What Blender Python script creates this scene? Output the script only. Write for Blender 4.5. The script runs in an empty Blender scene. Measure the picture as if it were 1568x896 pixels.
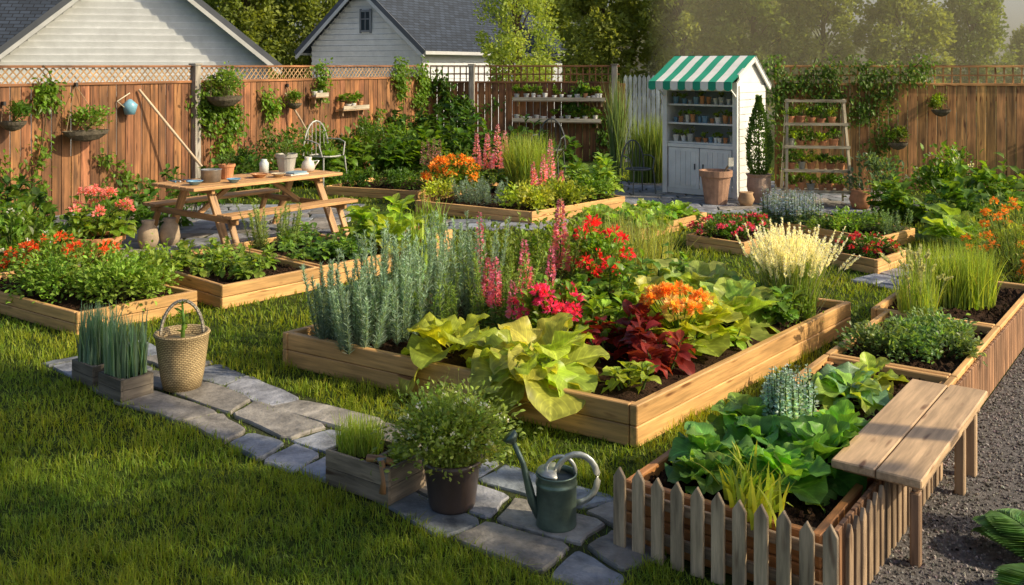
import bpy, math, numpy as np
from mathutils import Vector, Matrix
rng=np.random.default_rng(11)
R_=rng.random
def U(a,b,n=None): return rng.uniform(a,b,n)
def nrm(v): return v/np.maximum(np.linalg.norm(v,axis=-1,keepdims=True),1e-9)
# ------------------------------------------------------------------ materials
MAT={}
def newmat(name):
    m=bpy.data.materials.new(name); m.use_nodes=True; nt=m.node_tree; nt.nodes.clear()
    out=nt.nodes.new('ShaderNodeOutputMaterial'); MAT[name]=m
    def N(t,**k):
        n=nt.nodes.new(t)
        for a,b in k.items(): setattr(n,a,b)
        return n
    def Lk(a,b): nt.links.new(a,b)
    return m,nt,N,Lk,out
def attr(N,name): 
    a=N('ShaderNodeAttribute'); a.attribute_name=name; return a
def ramp(N,Lk,src,stops):
    r=N('ShaderNodeValToRGB'); Lk(src,r.inputs[0]); e=r.color_ramp.elements
    while len(e)<len(stops): e.new(.5)
    for i,(p,c) in enumerate(stops):
        e[i].position=p; c=(c,c,c) if not isinstance(c,tuple) else c; e[i].color=(*c,1)
    return r.outputs[0]
def mul(N,Lk,a,b,mode='MULTIPLY',f=1.0):
    m=N('ShaderNodeMix',data_type='RGBA',blend_type=mode); m.inputs[0].default_value=f
    for s,i in ((a,6),(b,7)):
        if isinstance(s,tuple): m.inputs[i].default_value=(*s,1)
        else: Lk(s,m.inputs[i])
    return m.outputs[2]
def noise(N,Lk,vec,scale,detail=4,rough=.6,sc=None):
    n=N('ShaderNodeTexNoise'); n.inputs['Scale'].default_value=scale; n.inputs['Detail'].default_value=detail; n.inputs['Roughness'].default_value=rough
    if sc:
        mp=N('ShaderNodeMapping'); mp.inputs['Scale'].default_value=sc; Lk(vec,mp.inputs[0]); vec=mp.outputs[0]
    Lk(vec,n.inputs['Vector']); return n.outputs[0]
def bump(N,Lk,h,strength,dist,bsdf):
    b=N('ShaderNodeBump'); b.inputs['Strength'].default_value=strength; b.inputs['Distance'].default_value=dist
    Lk(h,b.inputs['Height']); Lk(b.outputs[0],bsdf.inputs['Normal'])
def mat_leaf(name,trans=.35,rough=.45,veins=True,lo=.65,hi=1.25):
    m,nt,N,Lk,out=newmat(name)
    c=attr(N,'col').outputs['Color']; g=attr(N,'gc')
    if veins:
        geo=N('ShaderNodeNewGeometry'); nz=noise(N,Lk,geo.outputs['Position'],14,1)
        c=mul(N,Lk,c,ramp(N,Lk,nz,[(.3,lo),(.7,hi)]))
    p=N('ShaderNodeBsdfPrincipled')
    p.inputs['Roughness'].default_value=rough; p.inputs['Specular IOR Level'].default_value=.35
    if veins:
        s=N('ShaderNodeSeparateXYZ'); Lk(g.outputs['Vector'],s.inputs[0])
        ab=N('ShaderNodeMath',operation='ABSOLUTE'); Lk(s.outputs[0],ab.inputs[0])
        rib=ramp(N,Lk,ab.outputs[0],[(0,1.6),(.05,1.0)])
        c=mul(N,Lk,c,rib)
        m1=N('ShaderNodeMath',operation='MULTIPLY'); Lk(s.outputs[1],m1.inputs[0]); m1.inputs[1].default_value=9
        m2=N('ShaderNodeMath',operation='MULTIPLY_ADD'); Lk(ab.outputs[0],m2.inputs[0]); m2.inputs[1].default_value=-7; Lk(m1.outputs[0],m2.inputs[2])
        fr=N('ShaderNodeMath',operation='PINGPONG'); Lk(m2.outputs[0],fr.inputs[0]); fr.inputs[1].default_value=.5
        v=ramp(N,Lk,fr.outputs[0],[(0,1.25),(.14,.94),(1,1.02)])
        c=mul(N,Lk,c,v)
    Lk(c,p.inputs['Base Color'])
    t=N('ShaderNodeBsdfTranslucent'); tc=mul(N,Lk,c,(1.7,1.55,.5)); Lk(tc,t.inputs[0])
    mx=N('ShaderNodeMixShader'); mx.inputs[0].default_value=trans
    Lk(p.outputs[0],mx.inputs[1]); Lk(t.outputs[0],mx.inputs[2]); Lk(mx.outputs[0],out.inputs[0])
mat_leaf('leaf',.42,.38); mat_leaf('blade',.42,.5,False); mat_leaf('petal',.35,.6,False)
mat_leaf('needle',.3,.6,False); mat_leaf('treeleaf',.42,.6,False)
def mat_wood(name,rough=.6,contrast=(.55,1.15),sc=(2,28,28),blot=.35,bs=.25):
    m,nt,N,Lk,out=newmat(name); p=N('ShaderNodeBsdfPrincipled'); Lk(p.outputs[0],out.inputs[0])
    c=attr(N,'col').outputs['Color']; g=attr(N,'gc').outputs['Vector']
    n1=noise(N,Lk,g,1.0,4,.65,sc); n2=noise(N,Lk,g,2.3,2,.5,(1,3,3))
    n3=noise(N,Lk,g,6,1,.5,(.6,3,3))
    c=mul(N,Lk,c,ramp(N,Lk,n1,[(.3,contrast[0]),(.65,contrast[1])]))
    c=mul(N,Lk,c,ramp(N,Lk,n2,[(.3,1-blot),(.7,1.12)]))
    c=mul(N,Lk,c,ramp(N,Lk,n3,[(.24,(.35,.25,.2)),(.34,(1,1,1))]))
    Lk(c,p.inputs['Base Color']); p.inputs['Roughness'].default_value=rough
    bump(N,Lk,n1,bs,.01,p)
mat_wood('timber',.55,(.6,1.1),(2,30,30),.22); mat_wood('fence_wood',.7,(.38,1.25),(1.2,22,22),.5); mat_wood('grey_wood',.8,(.45,1.15),(3,30,30),.4)
def mat_gen(name,rough=.6,metal=0,n1=(6,.8,1.12),bs=.1,bd=.01,bscale=40,spec=.5):
    m,nt,N,Lk,out=newmat(name); p=N('ShaderNodeBsdfPrincipled'); Lk(p.outputs[0],out.inputs[0])
    c=attr(N,'col').outputs['Color']; geo=N('ShaderNodeNewGeometry').outputs['Position']
    a=noise(N,Lk,geo,n1[0],4,.65); b=noise(N,Lk,geo,bscale,3,.6)
    c=mul(N,Lk,c,ramp(N,Lk,a,[(.3,n1[1]),(.7,n1[2])])); Lk(c,p.inputs['Base Color'])
    p.inputs['Roughness'].default_value=rough; p.inputs['Metallic'].default_value=metal; p.inputs['Specular IOR Level'].default_value=spec
    if bs: bump(N,Lk,b,bs,bd,p)
mat_gen('paint',.55,0,(3,.86,1.05),.05); mat_gen('terracotta',.8,0,(9,.7,1.15),.2)
mat_gen('metal',.35,.6,(9,.6,1.15),.05); mat_gen('iron',.6,.4); mat_gen('stone',.6,0,(6,.4,1.35),.8,.018,16)
mat_gen('glaze',.3,0,(8,.8,1.1),.05); mat_gen('soil',.95,0,(30,.4,1.7),1,.03,60,.1)
mat_gen('gravel',.85,0,(25,.45,1.5),.9,.02,110,.2); mat_gen('bark',.9,0,(12,.6,1.3),.6,.02,30,.1)
mat_gen('canvas',.85,0,(5,.9,1.05),.1); mat_gen('turf',.95,0,(9,.5,1.4),.8,.04,50,.1); mat_gen('joint',.95,0,(14,.5,1.3),.6,.02,60,.1)
def mat_shingle():
    m,nt,N,Lk,out=newmat('shingle'); p=N('ShaderNodeBsdfPrincipled'); Lk(p.outputs[0],out.inputs[0])
    c=attr(N,'col').outputs['Color']; g=attr(N,'gc').outputs['Vector']
    b=N('ShaderNodeTexBrick'); Lk(g,b.inputs['Vector']); b.inputs['Scale'].default_value=2.2
    b.inputs['Color1'].default_value=(.6,.6,.6,1); b.inputs['Color2'].default_value=(1.15,1.15,1.15,1); b.inputs['Mortar'].default_value=(.15,.15,.15,1)
    b.inputs['Mortar Size'].default_value=.03; b.inputs['Brick Width'].default_value=.6; b.inputs['Row Height'].default_value=.3
    c=mul(N,Lk,c,b.outputs[0]); Lk(c,p.inputs['Base Color']); p.inputs['Roughness'].default_value=.8
    bump(N,Lk,b.outputs[1],-.4,.02,p)
mat_shingle()
def mat_wicker():
    m,nt,N,Lk,out=newmat('wicker'); p=N('ShaderNodeBsdfPrincipled'); Lk(p.outputs[0],out.inputs[0])
    c=attr(N,'col').outputs['Color']; g=attr(N,'gc').outputs['Vector']
    ck=N('ShaderNodeTexBrick'); Lk(g,ck.inputs['Vector']); ck.inputs['Scale'].default_value=1; ck.inputs['Color1'].default_value=(.75,.75,.75,1); ck.inputs['Color2'].default_value=(1.15,1.15,1.15,1)
    ck.inputs['Mortar'].default_value=(.3,.25,.2,1); ck.inputs['Mortar Size'].default_value=.003; ck.inputs['Brick Width'].default_value=.03; ck.inputs['Row Height'].default_value=.013
    c=mul(N,Lk,c,ck.outputs[0]); Lk(c,p.inputs['Base Color']); p.inputs['Roughness'].default_value=.7
    bump(N,Lk,ck.outputs[1],-.8,.006,p)
mat_wicker()
m,nt,N,Lk,out=newmat('glass'); p=N('ShaderNodeBsdfPrincipled'); Lk(p.outputs[0],out.inputs[0]); p.inputs['Base Color'].default_value=(.03,.045,.06,1); p.inputs['Roughness'].default_value=.08
m,nt,N,Lk,out=newmat('haze'); p=N('ShaderNodeVolumeScatter'); p.inputs['Color'].default_value=(1,.86,.5,1); p.inputs['Density'].default_value=.036; p.inputs['Anisotropy'].default_value=.0; Lk(p.outputs[0],out.inputs['Volume'])
# ------------------------------------------------------------------ mesh builder
def Rz(a): c,s=math.cos(a),math.sin(a); return np.array([[c,-s,0],[s,c,0],[0,0,1.]])
def frame(x,up=(0,0,1)):
    x=nrm(np.array(x,float)); up=np.array(up,float); y=np.cross(up,x)
    if np.linalg.norm(y)<1e-4: y=np.cross((0,1,0),x)
    y=nrm(y); z=np.cross(x,y); return np.stack([x,y,z],1)
class MB:
    def __init__(s): s.V=[];s.G=[];s.C=[];s.F=[];s.n=0
    def add(s,v,faces,g=None,c=(1,1,1),m='paint'):
        v=np.asarray(v,float).reshape(-1,3); k=len(v); g=v if g is None else np.asarray(g,float)
        c=np.broadcast_to(np.asarray(c,float),(k,3))
        s.V.append(v);s.G.append(g);s.C.append(c)
        if isinstance(faces,np.ndarray): s.F.append((faces+s.n,m))
        else:
            d={}
            for f in faces: d.setdefault(len(f),[]).append(f)
            for f in d.values(): s.F.append((np.array(f)+s.n,m))
        s.n+=k
    def box(s,c,size,R=None,col=(1,1,1),m='timber',jit=.12):
        sx=np.array(size,float)/2
        v=np.array([[x,y,z] for x in(-1,1) for y in(-1,1) for z in(-1,1)])*sx
        o=np.argsort(-sx,kind='stable'); g=v[:,o]+U(-20,20,3)
        w=v if R is None else v@R.T
        s.add(w+np.array(c,float),[(0,1,3,2),(4,6,7,5),(0,4,5,1),(2,3,7,6),(0,2,6,4),(1,5,7,3)],g,np.array(col)*(1+U(-jit,jit)),m)
    def beam(s,p0,p1,w,h,up=(0,0,1),**k):
        p0=np.array(p0,float);p1=np.array(p1,float); s.box((p0+p1)/2,(np.linalg.norm(p1-p0),w,h),frame(p1-p0,up),**k)
    def prism(s,pts,p0,ex,ey,th,**k):
        ex=np.array(ex,float);ey=np.array(ey,float);nz=np.cross(ex,ey);n=len(pts);pts=np.array(pts,float)
        a=np.array(p0)+pts[:,:1]*ex+pts[:,1:]*ey; v=np.vstack([a,a+nz*th])
        f=[tuple(range(n))[::-1],tuple(range(n,2*n))]+[(i,(i+1)%n,(i+1)%n+n,i+n) for i in range(n)]
        g=np.vstack([np.c_[pts[:,::-1],np.zeros(n)],np.c_[pts[:,::-1],np.full(n,th)]])+U(-20,20,3)
        c=np.array(k.pop('col',(1,1,1)))*(1+U(-.1,.1)); s.add(v,f,g,c,k.pop('m','timber'))
    def tube(s,pts,r,n=8,col=(1,1,1),m='iron',sq=1.0,cap=True):
        pts=np.array(pts,float);K=len(pts); r=np.broadcast_to(r,(K,)); t=np.gradient(pts,axis=0); a=np.linspace(0,2*math.pi,n,endpoint=False)
        V=[];ref=np.array([0,0,1.])
        if abs(nrm(t.mean(0))[2])>.85: ref=np.array([0,1.,0])
        for i in range(K):
            d=nrm(t[i]);x=np.cross(ref,d)
            x=nrm(x) if np.linalg.norm(x)>1e-3 else np.array([1.,0,0]); y=np.cross(d,x)
            V.append(pts[i]+r[i]*(np.cos(a)[:,None]*x+sq*np.sin(a)[:,None]*y))
        V=np.vstack(V); f=[(i*n+j,i*n+(j+1)%n,(i+1)*n+(j+1)%n,(i+1)*n+j) for i in range(K-1) for j in range(n)]
        if cap: f+= [tuple(range(n))[::-1],tuple(range((K-1)*n,K*n))]
        L=np.r_[0,np.cumsum(np.linalg.norm(np.diff(pts,axis=0),axis=1))]
        g=np.c_[np.repeat(L,n),np.tile(np.cos(a),K)*.03,np.tile(np.sin(a),K)*.03]+U(-20,20,3)
        s.add(V,f,g,col,m)
    def lathe(s,c,prof,n=28,col=(1,1,1),m='terracotta'):
        a=np.linspace(0,2*math.pi,n,endpoint=False);P=np.array(prof,float);K=len(P)
        V=np.vstack([np.c_[r*np.cos(a),r*np.sin(a),np.full(n,z)] for r,z in P])
        f=[(i*n+j,i*n+(j+1)%n,(i+1)*n+(j+1)%n,(i+1)*n+j) for i in range(K-1) for j in range(n)]
        L=np.r_[0,np.cumsum(np.linalg.norm(np.diff(P,axis=0),axis=1))]
        g=np.c_[np.tile(a*max(P[:,0]),K),np.repeat(L,n),np.zeros(n*K)]
        s.add(V+np.array(c,float),f,g,col,m)
    def inst(s,T,pos,d,sc,col,m='leaf',roll=.4,up=(0,0,1)):
        tv,tf,tg=T;k=len(pos); 
        if k==0:return
        d=nrm(np.asarray(d,float)); up=np.broadcast_to(np.asarray(up,float),(k,3))
        x=np.cross(d,up); bad=np.linalg.norm(x,axis=1)<.05; x[bad]=np.cross(d[bad],(1,0,.1)); x=nrm(x); z=np.cross(x,d)
        ra=rng.normal(0,roll,k)[:,None]; x2=x*np.cos(ra)+z*np.sin(ra); z2=z*np.cos(ra)-x*np.sin(ra)
        R=np.stack([x2,d,z2],2); sc=np.asarray(sc,float)
        if sc.ndim<2: sc=np.broadcast_to(sc.reshape(-1,1) if sc.ndim else sc,(k,3))
        v=np.einsum('kij,knj->kni',R,tv[None]*sc[:,None,:])+np.asarray(pos)[:,None,:]
        n=len(tv); f=(tf[None]+(np.arange(k)*n)[:,None,None]).reshape(-1,tf.shape[1])
        col=np.broadcast_to(col,(k,3)); c=np.repeat(col,n,0)
        s.add(v.reshape(-1,3),f,np.tile(tg,(k,1)),c,m)
    def build(s,name,loc=None,rz=0,smooth=False,bevel=0,parent=None):
        V=np.vstack(s.V);G=np.vstack(s.G);C=np.clip(np.vstack(s.C),0,1)
        if loc is None:
            loc=np.array([(V[:,0].min()+V[:,0].max())/2,(V[:,1].min()+V[:,1].max())/2,V[:,2].min()]); V=V-loc
        me=bpy.data.meshes.new(name); ms=[]
        for _,m in s.F:
            if m not in ms: ms.append(m)
        for m in ms: me.materials.append(MAT[m])
        tot=np.concatenate([np.full(len(f),f.shape[1]) for f,_ in s.F]); lp=np.concatenate([f.ravel() for f,_ in s.F])
        mi=np.concatenate([np.full(len(f),ms.index(m)) for f,m in s.F])
        me.vertices.add(len(V)); me.vertices.foreach_set('co',V.astype(np.float32).ravel())
        me.loops.add(len(lp)); me.loops.foreach_set('vertex_index',lp.astype(np.int32))
        me.polygons.add(len(tot)); me.polygons.foreach_set('loop_start',np.r_[0,np.cumsum(tot)[:-1]].astype(np.int32))
        me.polygons.foreach_set('material_index',mi.astype(np.int32))
        me.polygons.foreach_set('use_smooth',np.full(len(tot),smooth))
        me.update(calc_edges=True)
        a=me.attributes.new('gc','FLOAT_VECTOR','POINT'); a.data.foreach_set('vector',G.astype(np.float32).ravel())
        a=me.attributes.new('col','FLOAT_COLOR','POINT'); a.data.foreach_set('color',np.c_[C,np.ones(len(C))].astype(np.float32).ravel())
        me.validate(); ob=bpy.data.objects.new(name,me); bpy.context.scene.collection.objects.link(ob)
        ob.location=tuple(loc); ob.rotation_euler=(0,0,rz)
        if bevel: b=ob.modifiers.new('bevel','BEVEL'); b.width=bevel; b.segments=1; b.limit_method='ANGLE'
        if parent: ob.parent=parent
        return ob
# ------------------------------------------------------------------ leaf templates
def T_leaf(w=.5,rows=4,cols=3,curl=.4,fold=.15,pet=0.,wave=0.,peak=.45,ex=.75):
    y=np.linspace(0,1,rows+1); u=np.linspace(-1,1,cols); t=np.clip((y-pet)/(1-pet),0,1); a=math.log(.5)/math.log(peak)
    wp=np.maximum(np.sin(math.pi*t**a),0)**ex*w/2+ .012
    wp[-1]=.012
    V=[];G=[]
    for i in range(rows+1):
        for q in u:
            x=q*wp[i]; z=fold*abs(x)+wave*math.sin(y[i]*17+q*2.5)*q*q*wp[i]*1.2
            yy=math.sin(curl*y[i])/curl if curl else y[i]; zz=-(1-math.cos(curl*y[i]))/curl if curl else 0
            V.append((x,yy+z*math.sin(curl*y[i]),zz+z*math.cos(curl*y[i]))); G.append((q*.5,y[i],0))
    F=[(i*cols+j,i*cols+j+1,(i+1)*cols+j+1,(i+1)*cols+j) for i in range(rows) for j in range(cols-1)]
    return np.array(V),np.array(F),np.array(G)
TL=[T_leaf(.5,3,3,c,.3) for c in(.2,.6,1.0)]
TS=(np.array([(-.0,0,0),(.3,.45,.08),(0,1,0),(-.3,.45,.08)]),np.array([(0,1,2,3)]),np.array([(0,0,0),(.5,.5,0),(0,1,0),(-.5,.5,0)]))
TN=(np.array([(-.05,0,0),(.05,0,0),(.03,.7,0),(0,1,0)]),np.array([(0,1,2,3)]),np.zeros((4,3)))
TH=[T_leaf(w_,12,9,c,.35,.14,wv,.42,.62) for c,wv,w_ in((.8,.16,.74),(1.2,.22,.8),(1.7,.18,.72),(.5,.2,.7))]
TM=[T_leaf(.56,6,5,c,.3,.12,.12,.42) for c in(.4,.8,1.2)]
TC=[T_leaf(.95,9,9,c,-.4,.05,.4,.58,.55) for c in(.3,.7)]
def jit(col,k,a=.15,h=.06):
    return np.clip(np.array(col)*(1+rng.normal(0,a,(k,1)))*(1+rng.normal(0,h,(k,3))),0.003,1)
def pick(mb,TT,pos,d,sc,col,**k):
    w=rng.integers(0,len(TT),len(pos)); col=np.broadcast_to(col,(len(pos),3)); sc=np.asarray(sc,float)*np.ones(len(pos)) if np.asarray(sc).ndim<2 else sc
    for i,T in enumerate(TT):
        q=w==i; mb.inst(T,pos[q],d[q],sc[q],col[q],**k)
def sph(k,up=-1):
    v=rng.normal(0,1,(k*6+60,3)); v=nrm(v); v=v[v[:,2]>up][:k]; return v
# ------------------------------------------------------------------ plants
def add_bush(mb,x,y,z,rx,ry,h,n,leaf,col,m='leaf',T=None,clumps=None,fl=None):
    nc=clumps or max(6,n//45); d=sph(nc,-.15); nc=len(d); rad=U(.45,1.0,nc)[:,None]
    base=np.array([x,y,z+h*.38]); cc=base+d*rad*np.array([rx,ry,h*.62])
    cs=U(.7,1.3,(nc,1))*np.array(col)*(1+rng.normal(0,.07,(nc,3)))
    w=rng.integers(0,nc,n); r=min(rx,h)*.34
    p=cc[w]+rng.normal(0,r*.6,(n,3)); p[:,2]=np.maximum(p[:,2],z+.01)
    dr=nrm(p-np.array([x,y,z-.1*h])) + rng.normal(0,.55,(n,3))+(0,0,.15)
    c=np.clip(cs[w]*(1+rng.normal(0,.12,(n,1))),.003,1)
    pick(mb,T or TL,p,dr,U(.6,1.2,n)*leaf,c,m=m,roll=.6)
    for i in range(min(nc,24)): 
        a=np.array([x,y,z]); b=cc[i]; mid=(a+b)/2+(0,0,.08*h); mb.tube([a,mid,b],[.006,.005,.003],4,col=(.09,.1,.03),m='bark',cap=False)
    if fl:
        k,hr,fc,pn,ps=fl; dd=sph(k,.1); fp=base+dd*np.array([rx,ry,h*.66])*U(.92,1.12,(len(dd),1))
        for q in fp:
            o=sph(pn,-.4); mb.inst(TS,q+o*hr*U(.5,1,(len(o),1)),o+rng.normal(0,.4,o.shape),np.full(len(o),ps),jit(fc,len(o),.15,.05),m='petal',roll=1.5)
            mb.tube([(q[0]*.5+x*.5,q[1]*.5+y*.5,z+h*.4),q],.003,4,col=(.08,.12,.03),m='bark',cap=False)
def bush(name,*a,**k):
    mb=MB(); add_bush(mb,*a,**k); return mb.build(name)
def add_rosette(mb,x,y,z,n,L,col,TT=None,lo=12,hi=80,w=1.0,colv=.12):
    TT=TT or TH; i=np.arange(n); az=i*2.39996+U(0,6)+rng.normal(0,.2,n); f=(i+.5)/n
    el=np.radians(hi+(lo-hi)*f**.8+rng.normal(0,7,n)); s=L*(.55+.5*f)*U(.85,1.12,n)
    d=np.c_[np.cos(az)*np.cos(el),np.sin(az)*np.cos(el),np.sin(el)]
    p=np.array([x,y,z])+np.c_[np.cos(az),np.sin(az),0*az]*.05*L*2+np.c_[0*az,0*az,L*.28*(1-f)]
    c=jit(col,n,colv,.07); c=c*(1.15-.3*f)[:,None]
    pick(mb,TT,p,d,np.c_[s*w,s,s],c,m='leaf',roll=.25)
def rosette(name,*a,**k):
    mb=MB(); add_rosette(mb,*a,**k); return mb.build(name,smooth=True)
def add_leafy(mb,x,y,z,rx,ry,h,n,L,col,TT=None,stems=7):
    for j in range(stems):
        a=U(0,6.28); r=math.sqrt(R_()); bx,by=x+rx*r*math.cos(a)*.75,y+ry*r*math.sin(a)*.75; hh=h*U(.7,1.05)*(1-.3*r)
        tx,ty=bx+rx*.3*math.cos(a),by+ry*.3*math.sin(a)
        mb.tube([(bx,by,z),((bx+tx)/2,(by+ty)/2,z+hh*.5),(tx,ty,z+hh)],[.008,.007,.004],5,col=(.1,.16,.04),m='bark',cap=False)
        k=max(3,n//stems); t=U(.25,1,k); az=np.arange(k)*2.4+U(0,6); el=np.radians(-5+65*t**2+rng.normal(0,12,k))
        p=np.c_[bx+(tx-bx)*t,by+(ty-by)*t,z+hh*t]; d=np.c_[np.cos(az)*np.cos(el),np.sin(az)*np.cos(el),np.sin(el)]
        s=L*(1.1-.45*t)*U(.8,1.15,k); pick(mb,TT or TM,p,d,np.c_[s,s,s],jit(np.array(col)*U(.85,1.15),k,.17,.07),m='leaf',roll=.3)
def leafy(name,*a,**k):
    mb=MB(); add_leafy(mb,*a,**k); return mb.build(name,smooth=True)
def add_spike(mb,x,y,z,h,r,col,fl0=.45,n=150,ps=.02,leafcol=(.11,.2,.05),leaves=14,ll=.1):
    lx,ly=rng.normal(0,.03,2)*h; top=np.array([x+lx,y+ly,z+h]); b=np.array([x,y,z])
    mb.tube([b,(b+top)/2,top],[.006,.005,.002],5,col=(.08,.14,.04),m='bark',cap=False)
    t=fl0+(1-fl0)*R_(n)**1.15; rr=r*(1-(t-fl0)/(1-fl0))**.7+.003
    az=U(0,6.28,n); q=np.c_[np.cos(az),np.sin(az),0*az]; p=b+(top-b)*t[:,None]+q*rr[:,None]*.55
    d=q+(0,0,.35)+rng.normal(0,.25,(n,3)); c=jit(col,n,.2,.08)*(.75+.5*(1-t))[:,None]
    mb.inst(TS,p,d,ps*(1.25-.6*t)+rr*.3,c,m='petal',roll=1.2)
    if leaves:
        t=U(.02,fl0*.95,leaves); az=U(0,6.28,leaves); d=np.c_[np.cos(az),np.sin(az),U(0,.8,leaves)]
        pick(mb,TL,b+(top-b)*t[:,None],d,U(.6,1.1,leaves)*ll,jit(leafcol,leaves))
def spikes(name,pts,**k):
    mb=MB()
    for q in pts: add_spike(mb,*q,**k)
    return mb.build(name)
def add_feather(mb,x,y,z,rx,ry,h,stems,col,n=90,nl=.045,spread=.25,wd=1.6,el0=.1,el1=1.2):
    for j in range(stems):
        a=U(0,6.28); r=math.sqrt(R_()); b=np.array([x+rx*r*math.cos(a),y+ry*r*math.sin(a),z]); hh=h*U(.65,1.05)
        top=b+np.array([spread*r*hh*math.cos(a)+rng.normal(0,.03),spread*r*hh*math.sin(a)+rng.normal(0,.03),hh])
        mb.tube([b,(b+top)/2+(0,0,.01),top],[.004,.003,.002],4,col=(.1,.12,.05),m='bark',cap=False)
        t=R_(n); az=U(0,6.28,n); el=U(el0,el1,n); d=np.c_[np.cos(az)*np.cos(el),np.sin(az)*np.cos(el),np.sin(el)]
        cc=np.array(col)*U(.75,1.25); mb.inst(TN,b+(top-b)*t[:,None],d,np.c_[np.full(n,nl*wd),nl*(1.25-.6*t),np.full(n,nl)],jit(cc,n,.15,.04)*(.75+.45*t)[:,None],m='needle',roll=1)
def feather(name,*a,**k):
    mb=MB(); add_feather(mb,*a,**k); return mb.build(name)
def add_blades(mb,P,H,lean,w,col,seg=4,curve=.5,m='blade',cj=.18):
    k=len(P); az=U(0,6.28,k); H=np.broadcast_to(H,(k,))*U(.7,1.15,k); ln=np.abs(rng.normal(0,lean,k))+.02
    sd=az+math.pi/2+rng.normal(0,.5,k); S=np.c_[np.cos(sd),np.sin(sd),0*sd]; D=np.c_[np.cos(az),np.sin(az),0*az]
    t=np.linspace(0,1,seg+1); V=[]
    for i,tt in enumerate(t):
        hor=ln*H*(tt*(1-curve)+curve*tt**2.2); up=H*tt*(1-.25*ln*tt*tt)
        c=P+D*hor[:,None]; c=c+np.c_[0*up,0*up,up]; ww=(w*(1-tt**2)*.5+w*.04); 
        V+= [c-S*ww,c+S*ww]
    V=np.stack(V,1); n=2*(seg+1); f=np.array([(2*i,2*i+1,2*i+3,2*i+2) for i in range(seg)])
    F=(f[None]+(np.arange(k)*n)[:,None,None]).reshape(-1,4); C=np.repeat(jit(col,k,cj,.07),n,0)
    mb.add(V.reshape(-1,3),F,np.zeros((k*n,3)),C,m)
    return P+D*(ln*H)[:,None]+np.c_[0*H,0*H,H*(1-.25*ln)]
def disk(x,y,z,rx,ry,n):
    a=U(0,6.28,n); r=np.sqrt(R_(n)); return np.c_[x+rx*r*np.cos(a),y+ry*r*np.sin(a),np.full(n,z)]
def grassclump(name,x,y,z,rx,ry,H,n,col,lean=.25,w=.006,plume=None):
    mb=MB(); tips=add_blades(mb,disk(x,y,z,rx,ry,n),H,lean,w,col)
    if plume:
        k,pc,pl=plume; ctr=np.array([x,y,z])
        for q in tips[:k]:
            a=ctr*.5+np.array([q[0],q[1],z])*.5; out=(q-ctr)*np.array([1,1,0]); top=q+out*.3+(0,0,pl*U(.6,1.15))
            mb.tube([a,q,top],.0018,4,col=(.4,.4,.22),m='bark',cap=False)
            m_=70; t=R_(m_); az=U(0,6.28,m_); d=np.c_[np.cos(az),np.sin(az),U(.6,2.2,m_)]+out*2
            mb.inst(TS,q+(top-q)*t[:,None],d,np.c_[np.full(m_,.016),.03*(1.2-.6*t),np.full(m_,.02)],jit(pc,m_,.08,.02),m='petal',roll=1.4)
    return mb.build(name)
def potprof(r,h): return [(0,0),(r*.72,0),(r*.97,h*.82),(r*1.08,h*.82),(r*1.1,h),(r*.95,h),(r*.9,h*.88),(0,h*.87)]
def add_pot(mb,x,y,z,r,h,col=(.45,.18,.08),m='terracotta',n=20):
    mb.lathe((x,y,z),potprof(r,h)[:7],n,col,m); mb.lathe((x,y,z),[(r*.9,h*.88),(0,h*.9)],n,(.035,.02,.012),'soil')
def potted(name,x,y,z,r,h,pc=(.45,.18,.08),col=(.12,.22,.04),ph=.3,n=260,leaf=.04,m='terracotta',fl=None):
    mb=MB(); add_pot(mb,x,y,z,r,h,pc,m)
    add_bush(mb,x,y,z+h*.9,r*1.3,r*1.3,ph,n,leaf,col,fl=fl)
    return mb.build(name,smooth=False)
# ------------------------------------------------------------------ palette
PINE=(.78,.45,.175); PINE2=(.6,.33,.13); FEN=(.29,.125,.05); GREYW=(.24,.2,.155)
G1=(.10,.20,.028); G2=(.16,.28,.033); G3=(.24,.36,.04); GY=(.46,.52,.07); GD=(.06,.13,.025); SOIL=(.04,.022,.013)
WHITE=(.84,.84,.82)
EXC=[]
TOCT=(np.array([(1,0,0),(-1,0,0),(0,1,0),(0,-1,0),(0,0,.7),(0,0,-.7)],float),np.array([(0,2,4),(2,1,4),(1,3,4),(3,0,4),(2,0,5),(1,2,5),(3,1,5),(0,3,5)]),np.zeros((6,3)))
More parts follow.
